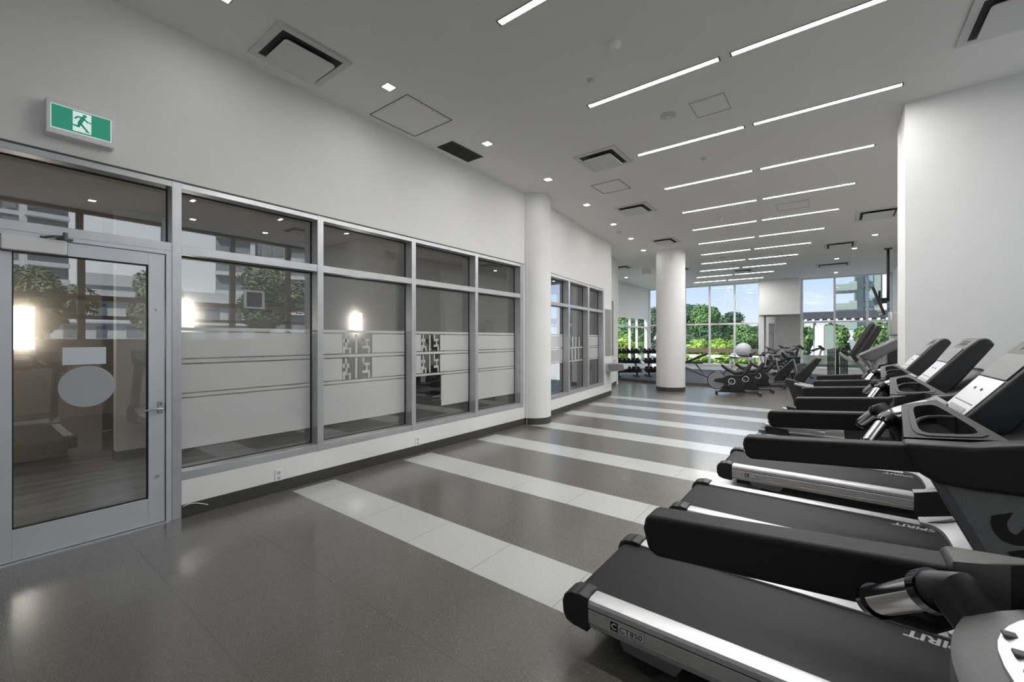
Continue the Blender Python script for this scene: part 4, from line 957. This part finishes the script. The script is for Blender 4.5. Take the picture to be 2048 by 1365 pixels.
def dumb_mesh():
    a = MB()
    for s in (-1, 1): a.cyl((0, s*.055, 0), (0, s*.125, 0), .062, .058, n=8)
    return a.mesh('dumbbell_heads', M['blk']), MB().cyl((0, -.06, 0), (0, .06, 0), .016, n=10).mesh('dumbbell_handle', M['chrome'])
dm, hm = dumb_mesh()
for (rx, ry), side in racks:
    R_ = Matrix.Translation((rx, ry, .035)) @ Matrix.Rotation(math.radians(40), 4, 'Z')
    for ti, (z, y) in enumerate(((.94, .06), (.57, -.06), (.24, -.16))):
        for k in range(6):
            p = R_ @ Vector((-.42+k*.168, y-.01, z+.043))
            o = bpy.data.objects.new('dumbbell', None); C.objects.link(o); o.location = p; o.rotation_euler = (math.radians(18), 0, math.radians(40)); s_ = (.92, 1.0, 1.12)[ti]; o.scale = (s_,)*3
            tag(o, f'black dumbbell, {ORD[k]} from the left on the {("top", "middle", "bottom")[ti]} shelf of the {side} rack', 'dumbbell', 'dumbbells on the racks')
            h = bpy.data.objects.new('dumbbell_head', dm); C.objects.link(h); h.parent = o
            h = bpy.data.objects.new('grip', hm); C.objects.link(h); h.parent = o

# ------------------------------------------------------------------ outside
M['asphalt'] = mat('asphalt', (.16, .16, .16), .9, noise=.1, nscale=2)
struct('road', MB().box(13, 44, -60, 70, -.129, -.12), M['asphalt'], 'grey street beyond the window wall beside the camera', 'road', smooth=0)
struct('ground', MB().box(-120, 160, -60, 200, -.20, -.13), M['concrete'], 'pale paved ground outside the windows', 'ground', smooth=0)
g_ = MB().box(-14, -2.1, 23.5, 29.5, -.129, -.10); tag(g_.build('ground_cover', M['grass'], smooth=0), 'green planted ground cover outside the far windows', 'plants', kind='stuff')
def crown_mesh(name, m, n, leaf, blobs):
    mb = MB(); vs = []; fs = []; rnd = random.Random(hash(name) % 1000 if False else len(name)*7+n)
    for i in range(n):
        bx, by, bz, br = blobs[rnd.randrange(len(blobs))]
        d = Vector((rnd.gauss(0, 1), rnd.gauss(0, 1), rnd.gauss(0, 1))).normalized()
        p = Vector((bx, by, bz)) + d*br*(rnd.random()**.25)
        nrm = (d + Vector((rnd.uniform(-.7, .7), rnd.uniform(-.7, .7), rnd.uniform(-.2, .9)))).normalized()
        u = nrm.orthogonal().normalized(); v = nrm.cross(u); a = rnd.uniform(0, PI); u, v = u*math.cos(a)+v*math.sin(a), v*math.cos(a)-u*math.sin(a)
        s_ = leaf*rnd.uniform(.6, 1.3); b = len(vs)
        vs += [p-u*s_, p-v*s_*.55, p+u*s_, p+v*s_*.55]; fs.append((b, b+1, b+2, b+3))
    me = bpy.data.meshes.new(name); me.from_pydata(vs, [], fs); me.materials.append(m); return me
def blobs(seed, n, R, Hh, z0, r0, r1):
    rnd = random.Random(seed); out = []
    for i in range(n):
        a = rnd.uniform(0, 2*PI); q = rnd.random(); zz = z0+Hh*q; rad = R*math.sqrt(max(0.05, 1-(2*q-1)**2))*rnd.uniform(.3, 1)
        out.append((rad*math.cos(a), rad*math.sin(a), zz, rnd.uniform(r0, r1)))
    return out
CR = {}
def tree(x, y, h, R, kind, seed, label, group, base=.25, n=5200, leaf=.17):
    key = (kind, seed)
    if key not in CR:
        CR[key] = crown_mesh('crown_%s' % kind, M['leaf_'+kind], n, leaf/ max(R, .5) if False else leaf/R*1.0, blobs(seed, 16, .72, 1.25, .55, .28, .46))
    t = thing('tree' if base > .1 else 'shrub', label, 'tree' if base > .1 else 'shrub', (x, y, -.13), seed*.7, group)
    c = bpy.data.objects.new('crown', CR[key]); C.objects.link(c); c.parent = t
    c.scale = (R, R, h*(1-base)/2.0); c.location = (0, 0, (h*base-.05*h) if base > .1 else -.14*h)
    if base > .1: MB().tube([(0, 0, 0), (.05, 0, h*.3), (0, .05, h*.7)], [h*.028, h*.02, h*.01], 8).build('trunk', M['bark'], t)
    return t
G = 'trees outside the far windows'
# placed in depth behind the far glazing
tree(-20.6, 57, 6.3, 2.8, 'dark', 1, 'tall dark green tree mostly hidden by the free standing column', G)
tree(-15.2, 58, 6.5, 2.5, 'dark', 1, 'dark green tree in the left pane of the far window', G)
tree(-12.0, 52, 5.6, 2.0, 'mid', 2, 'mid green tree rising between the left and middle panes of the far window', G)
tree(-10.9, 60, 5.1, 2.2, 'dark', 3, 'dark green tree in the middle pane of the far window', G)
tree(-8.3, 54, 3.6, 1.9, 'mid', 4, 'lower mid green tree in the right pane of the far window', G)
tree(-6.9, 61, 3.9, 2.1, 'dark', 5, 'low dark tree beside the right edge of the tree window', G)
tree(-26, 52, 7.0, 3.4, 'mid', 6, 'green tree seen over the dumbbell corner', G)
G2 = 'bright shrubs outside the far windows'
tree(-9.4, 38, 1.9, 1.25, 'lime', 1, 'bright lime shrub in the left pane of the far window', G2, .02, 5200, .14)
tree(-7.0, 35, 1.85, 1.1, 'lime', 2, 'bright lime shrub in the middle pane of the far window', G2, .02, 5200, .14)
tree(-8.4, 32, 1.2, .9, 'lime', 3, 'low lime shrub between the two larger ones', G2, .02, 5200, .14)
tree(-6.6, 44, 3.0, 1.9, 'mid', 7, 'round green shrub in the right pane of the far window', G2, .02)
tree(-3.9, 41, 2.4, 1.4, 'mid', 8, 'round green shrub at the right edge of the tree window', G2, .02)
tree(-10.3, 45, 3.1, 2.0, 'dark', 8, 'dark green bush behind the bright lime shrubs', G2, .02)
tree(-13.6, 46, 3.4, 1.8, 'mid', 7, 'green bush low behind the edge of the free standing column', G2, .02)
for i, (x, y) in enumerate(((-7.8, 28.5), (-6.4, 27.5), (-5.2, 28.2), (-4.1, 27.2), (-3.2, 28.6))):
    tree(x, y, .75, .75, 'lime', 4, f'low planted shrub near the far window sill, {ORD[i]} from the left', 'low shrubs below the far window', .02, 4200, .10)
for i, (x, y, h, k) in enumerate(((-9.0, 20.9, 2.0, 'lime'), (-10.0, 24.6, 2.9, 'mid'), (-11.6, 27.4, 2.8, 'lime'), (-11.6, 32.6, 4.2, 'dark'), (-15.4, 37.0, 5.0, 'mid'), (-14.6, 30.5, 3.2, 'mid'))):
    tree(x, y, h, 1.5, k, 10+i % 3, f'green bush outside the side window of the dumbbell corner, {ORD[i]} from the window', 'bushes outside the side window', .02, 4200, .13)
tree(-2.1, 36.0, 3.2, 1.2, 'mid', 20, 'leafy climber at the left of the right far window', 'greenery by the pergola', .02)
tree(-.1, 36.0, 3.1, 1.0, 'mid', 21, 'leafy climber behind the pale pergola pillar', 'greenery by the pergola', .02)
tree(1.9, 36.0, 3.1, 1.3, 'mid', 22, 'green leafy climber right of the pergola pillar', 'greenery by the pergola', .02, 4200, .12)
rl = MB()
rl.box(-14, -2.2, 31.0, 31.2, .55, .82)
tag(rl.build('garden_rail', M['rust'], smooth=0), 'brown rail crossing the garden outside the far window', 'rail')
pa = MB().box(-14, -2.0, 29.6, 30.0, -.12, .42).build('garden_kerb', M['bwhite'], smooth=0); tag(pa, 'pale kerb of the raised garden bed', 'kerb')
pw = MB().box(-1.9, 6.5, 24.6, 24.9, -.13, .68).build('planter_wall', M['planter'], smooth=0); tag(pw, 'low stained concrete planter wall outside the right far window', 'planter wall')
pg = thing('pergola', 'dark roofed pergola outside the right far window', 'pergola', (0, 32.5, 0))
MB().box(-3.6, 6.5, -2.2, .6, 2.62, 3.02).build('roof', M['canopy'], pg, smooth=0)
f = MB()
for i in range(26): f.box(-3.3+i*.36, -3.18+i*.36, -2.4, -1.0, 2.48, 2.60)
f.build('slat', M['bwhite'], pg, smooth=0)
MB().box(-1.12, -.98, -1.3, -1.16, -.13, 2.5).build('post', M['bgrey'], pg, smooth=0)
MB().box(2.3, 2.44, -1.3, -1.16, -.13, 2.5).build('post', M['bgrey'], pg, smooth=0)
pp = thing('garden_pillar', 'square pale pillar with green side outside the right far window', 'pillar', (-.45, 29.5, -.13))
MB().box(-.50, .40, -.3, .3, 0, 2.32).build('shaft', M['siding'], pp, smooth=0)
MB().box(-.52, -.12, -.33, -.30, 0, 2.34).build('white_panel', M['bwhite'], pp, smooth=0)
# apartment block beyond
ab = thing('apartment_building', 'pale green apartment block with balconies behind the pergola', 'building', (0, 52, 0))
MB().box(1.5, 3.25, 0, 8, -.1, 22).build('siding_wall', M['siding'], ab, smooth=0)
for zc in (1.3, 3.1, 4.95, 6.75, 8.55, 10.35, 12.1):
    f_ = MB().box(2.05, 2.75, -.05, 0, zc+.0, zc+1.35).build('window', M['bdark'], ab, smooth=0)
    MB().box(2.10, 2.70, -.07, -.05, zc+.05, zc+1.02).box(2.10, 2.70, -.07, -.05, zc+1.08, zc+1.30).build('pane', M['bglass'], f_, smooth=0)
    MB().box(-.1, 1.5, -1.6, 2, zc-.75, zc-.15).build('balcony', M['siding'], ab, smooth=0)
    MB().box(.95, 1.5, -1.0, .0, zc-.15, zc+.10).build('balcony_furniture', M['bgrey'], ab, smooth=0)
MB().box(3.35, 3.65, -.25, 0, -.1, 22).build('downpipe', M['bwhite'], ab, smooth=0)
MB().box(3.25, 10, .4, 8, -.1, 22).build('glass_wall', M['bglass'], ab, smooth=0)
f = MB()
for x_ in (3.9, 4.6, 5.6, 6.6): f.box(x_, x_+.08, .25, .4, -.1, 22)
for z in range(0, 12): f.box(3.4, 10, .2, .4, z*1.8+.5, z*1.8+.75); f.box(3.4, 10, .25, .4, z*1.8+1.0, z*1.8+1.08)
f.build('glazing_bar', M['bdark'], ab, smooth=0)
# pylon
py = thing('power_pylon', 'faint lattice power pylon on the horizon through the far window', 'pylon', (-27.5, 155, 0))
f = MB(); w0, w1 = 3.0, 1.0
for s in (-1, 1):
    for q in (-1, 1): f.bar((s*w0, q*w0, 0), (s*w1, q*w1, 20.5), .12, .12)
for k in range(9):
    z0, z1 = k*2.2, (k+1)*2.2; a = w0+(w1-w0)*z0/20.5; b = w0+(w1-w0)*z1/20.5
    for q in (-1, 1): f.bar((-a, q*a, z0), (b, q*b, z1), .08, .08).bar((a, q*a, z0), (-b, q*b, z1), .08, .08).bar((-b, q*b, z1), (b, q*b, z1), .08, .08)
f.build('lattice', M['pylon'], py, smooth=0)
f = MB()
for z, l in ((10, 5), (14.5, 5.5), (19, 4.5)): f.bar((-l, 0, z), (l, 0, z), .12, .12).bar((-l, 0, z), (-1, 0, z+1), .08, .08).bar((l, 0, z), (1, 0, z+1), .08, .08)
f.build('cross_arm', M['pylon'], py, smooth=0)
# buildings and trees mirrored in the glass (right side)
M['tglass'] = mat('tower_window', (.30, .33, .35), .3, .2)
def tower(label, x, y, wd, dp, h, rz, step=3.0, low=False):
    t = thing('low_building' if low else 'high_rise_tower', label, 'building', (x, y, -.13), rz, None if low else 'buildings across the street')
    MB().box(-dp/2, dp/2, -wd/2, wd/2, 0, h).build('core', M['bwhite'] if low else M['bgrey'], t, smooth=0)
    f = MB(); k = MB(); z = 1.2 if low else 2.5
    while z+step*.9 < h:
        if low:
            n = int(wd/2.2)
            for i in range(n):
                y0 = -wd/2+.6+i*(wd-1)/n
                k.box(-dp/2-.06, -dp/2, y0, y0+(1.3 if i % 3 else .7), z+.5, z+step-.5)
            f.box(-dp/2-.5, -dp/2, -wd/2, wd/2, z+step-.25, z+step-.1)
        else:
            for q0, q1 in ((-.5, -.17), (.17, .5)):
                f.box(-dp/2-1.2, -dp/2, q0*wd, q1*wd, z, z+.5)
                k.box(-dp/2-.1, -dp/2, q0*wd+.3, q1*wd-.3, z+.6, z+step-.15)
            for i in range(3): k.box(-dp/2-.1, -dp/2, -wd*.15+i*wd*.105, -wd*.15+i*wd*.105+wd*.06, z+.7, z+step-.3)
            f.box(-dp/2-.2, -dp/2, -wd/6, wd/6, z, z+.45)
        z += step
    if low: f.box(-dp/2-.3, dp/2, -wd*.2, wd*.1, h, h+1.1)
    else:
        for q in (-1, 1): f.box(-dp/2-.6, -dp/2, q*wd/6-.3, q*wd/6+.3, 0, h)
    f.build('balcony' if not low else 'cornice', M['bwhite'], t, smooth=0); k.build('window', M['tglass'], t, smooth=0)
tower('white balconied tower mirrored in the glass door', 72, 3.0, 11, 12, 45, 0, 1.9)
tower('white gridded tower mirrored in the first wide pane', 62, 30, 13, 12, 40, math.radians(22), 2.6)
tower('slender tower mirrored in the third pane', 60, 62, 12, 12, 60, math.radians(40), 2.4)
tower('distant tower mirrored in the fourth pane', 55, 88, 16, 12, 60, math.radians(50), 2.4)
tower('low white building mirrored in the glass door', 50, 11.5, 20, 8, 6.6, math.radians(6), 2.1, True)
GR = 'street trees mirrored in the glass'
for i, (x, y, h, R) in enumerate(((24.3, 2.7, 5.6, 2.1), (20.5, 6.6, 5.3, 1.7), (16.5, 10.6, 5.9, 2.6), (15.0, 15.9, 6.2, 2.5), (11.5, 20.6, 6.0, 2.4), (26, -3, 5.5, 2.3))):
    tree(x, y, h, R, 'grey', 30+i % 3, f'street tree across the road seen in the glass, {ORD[i]} along the row', GR, .28, 8000, .12)
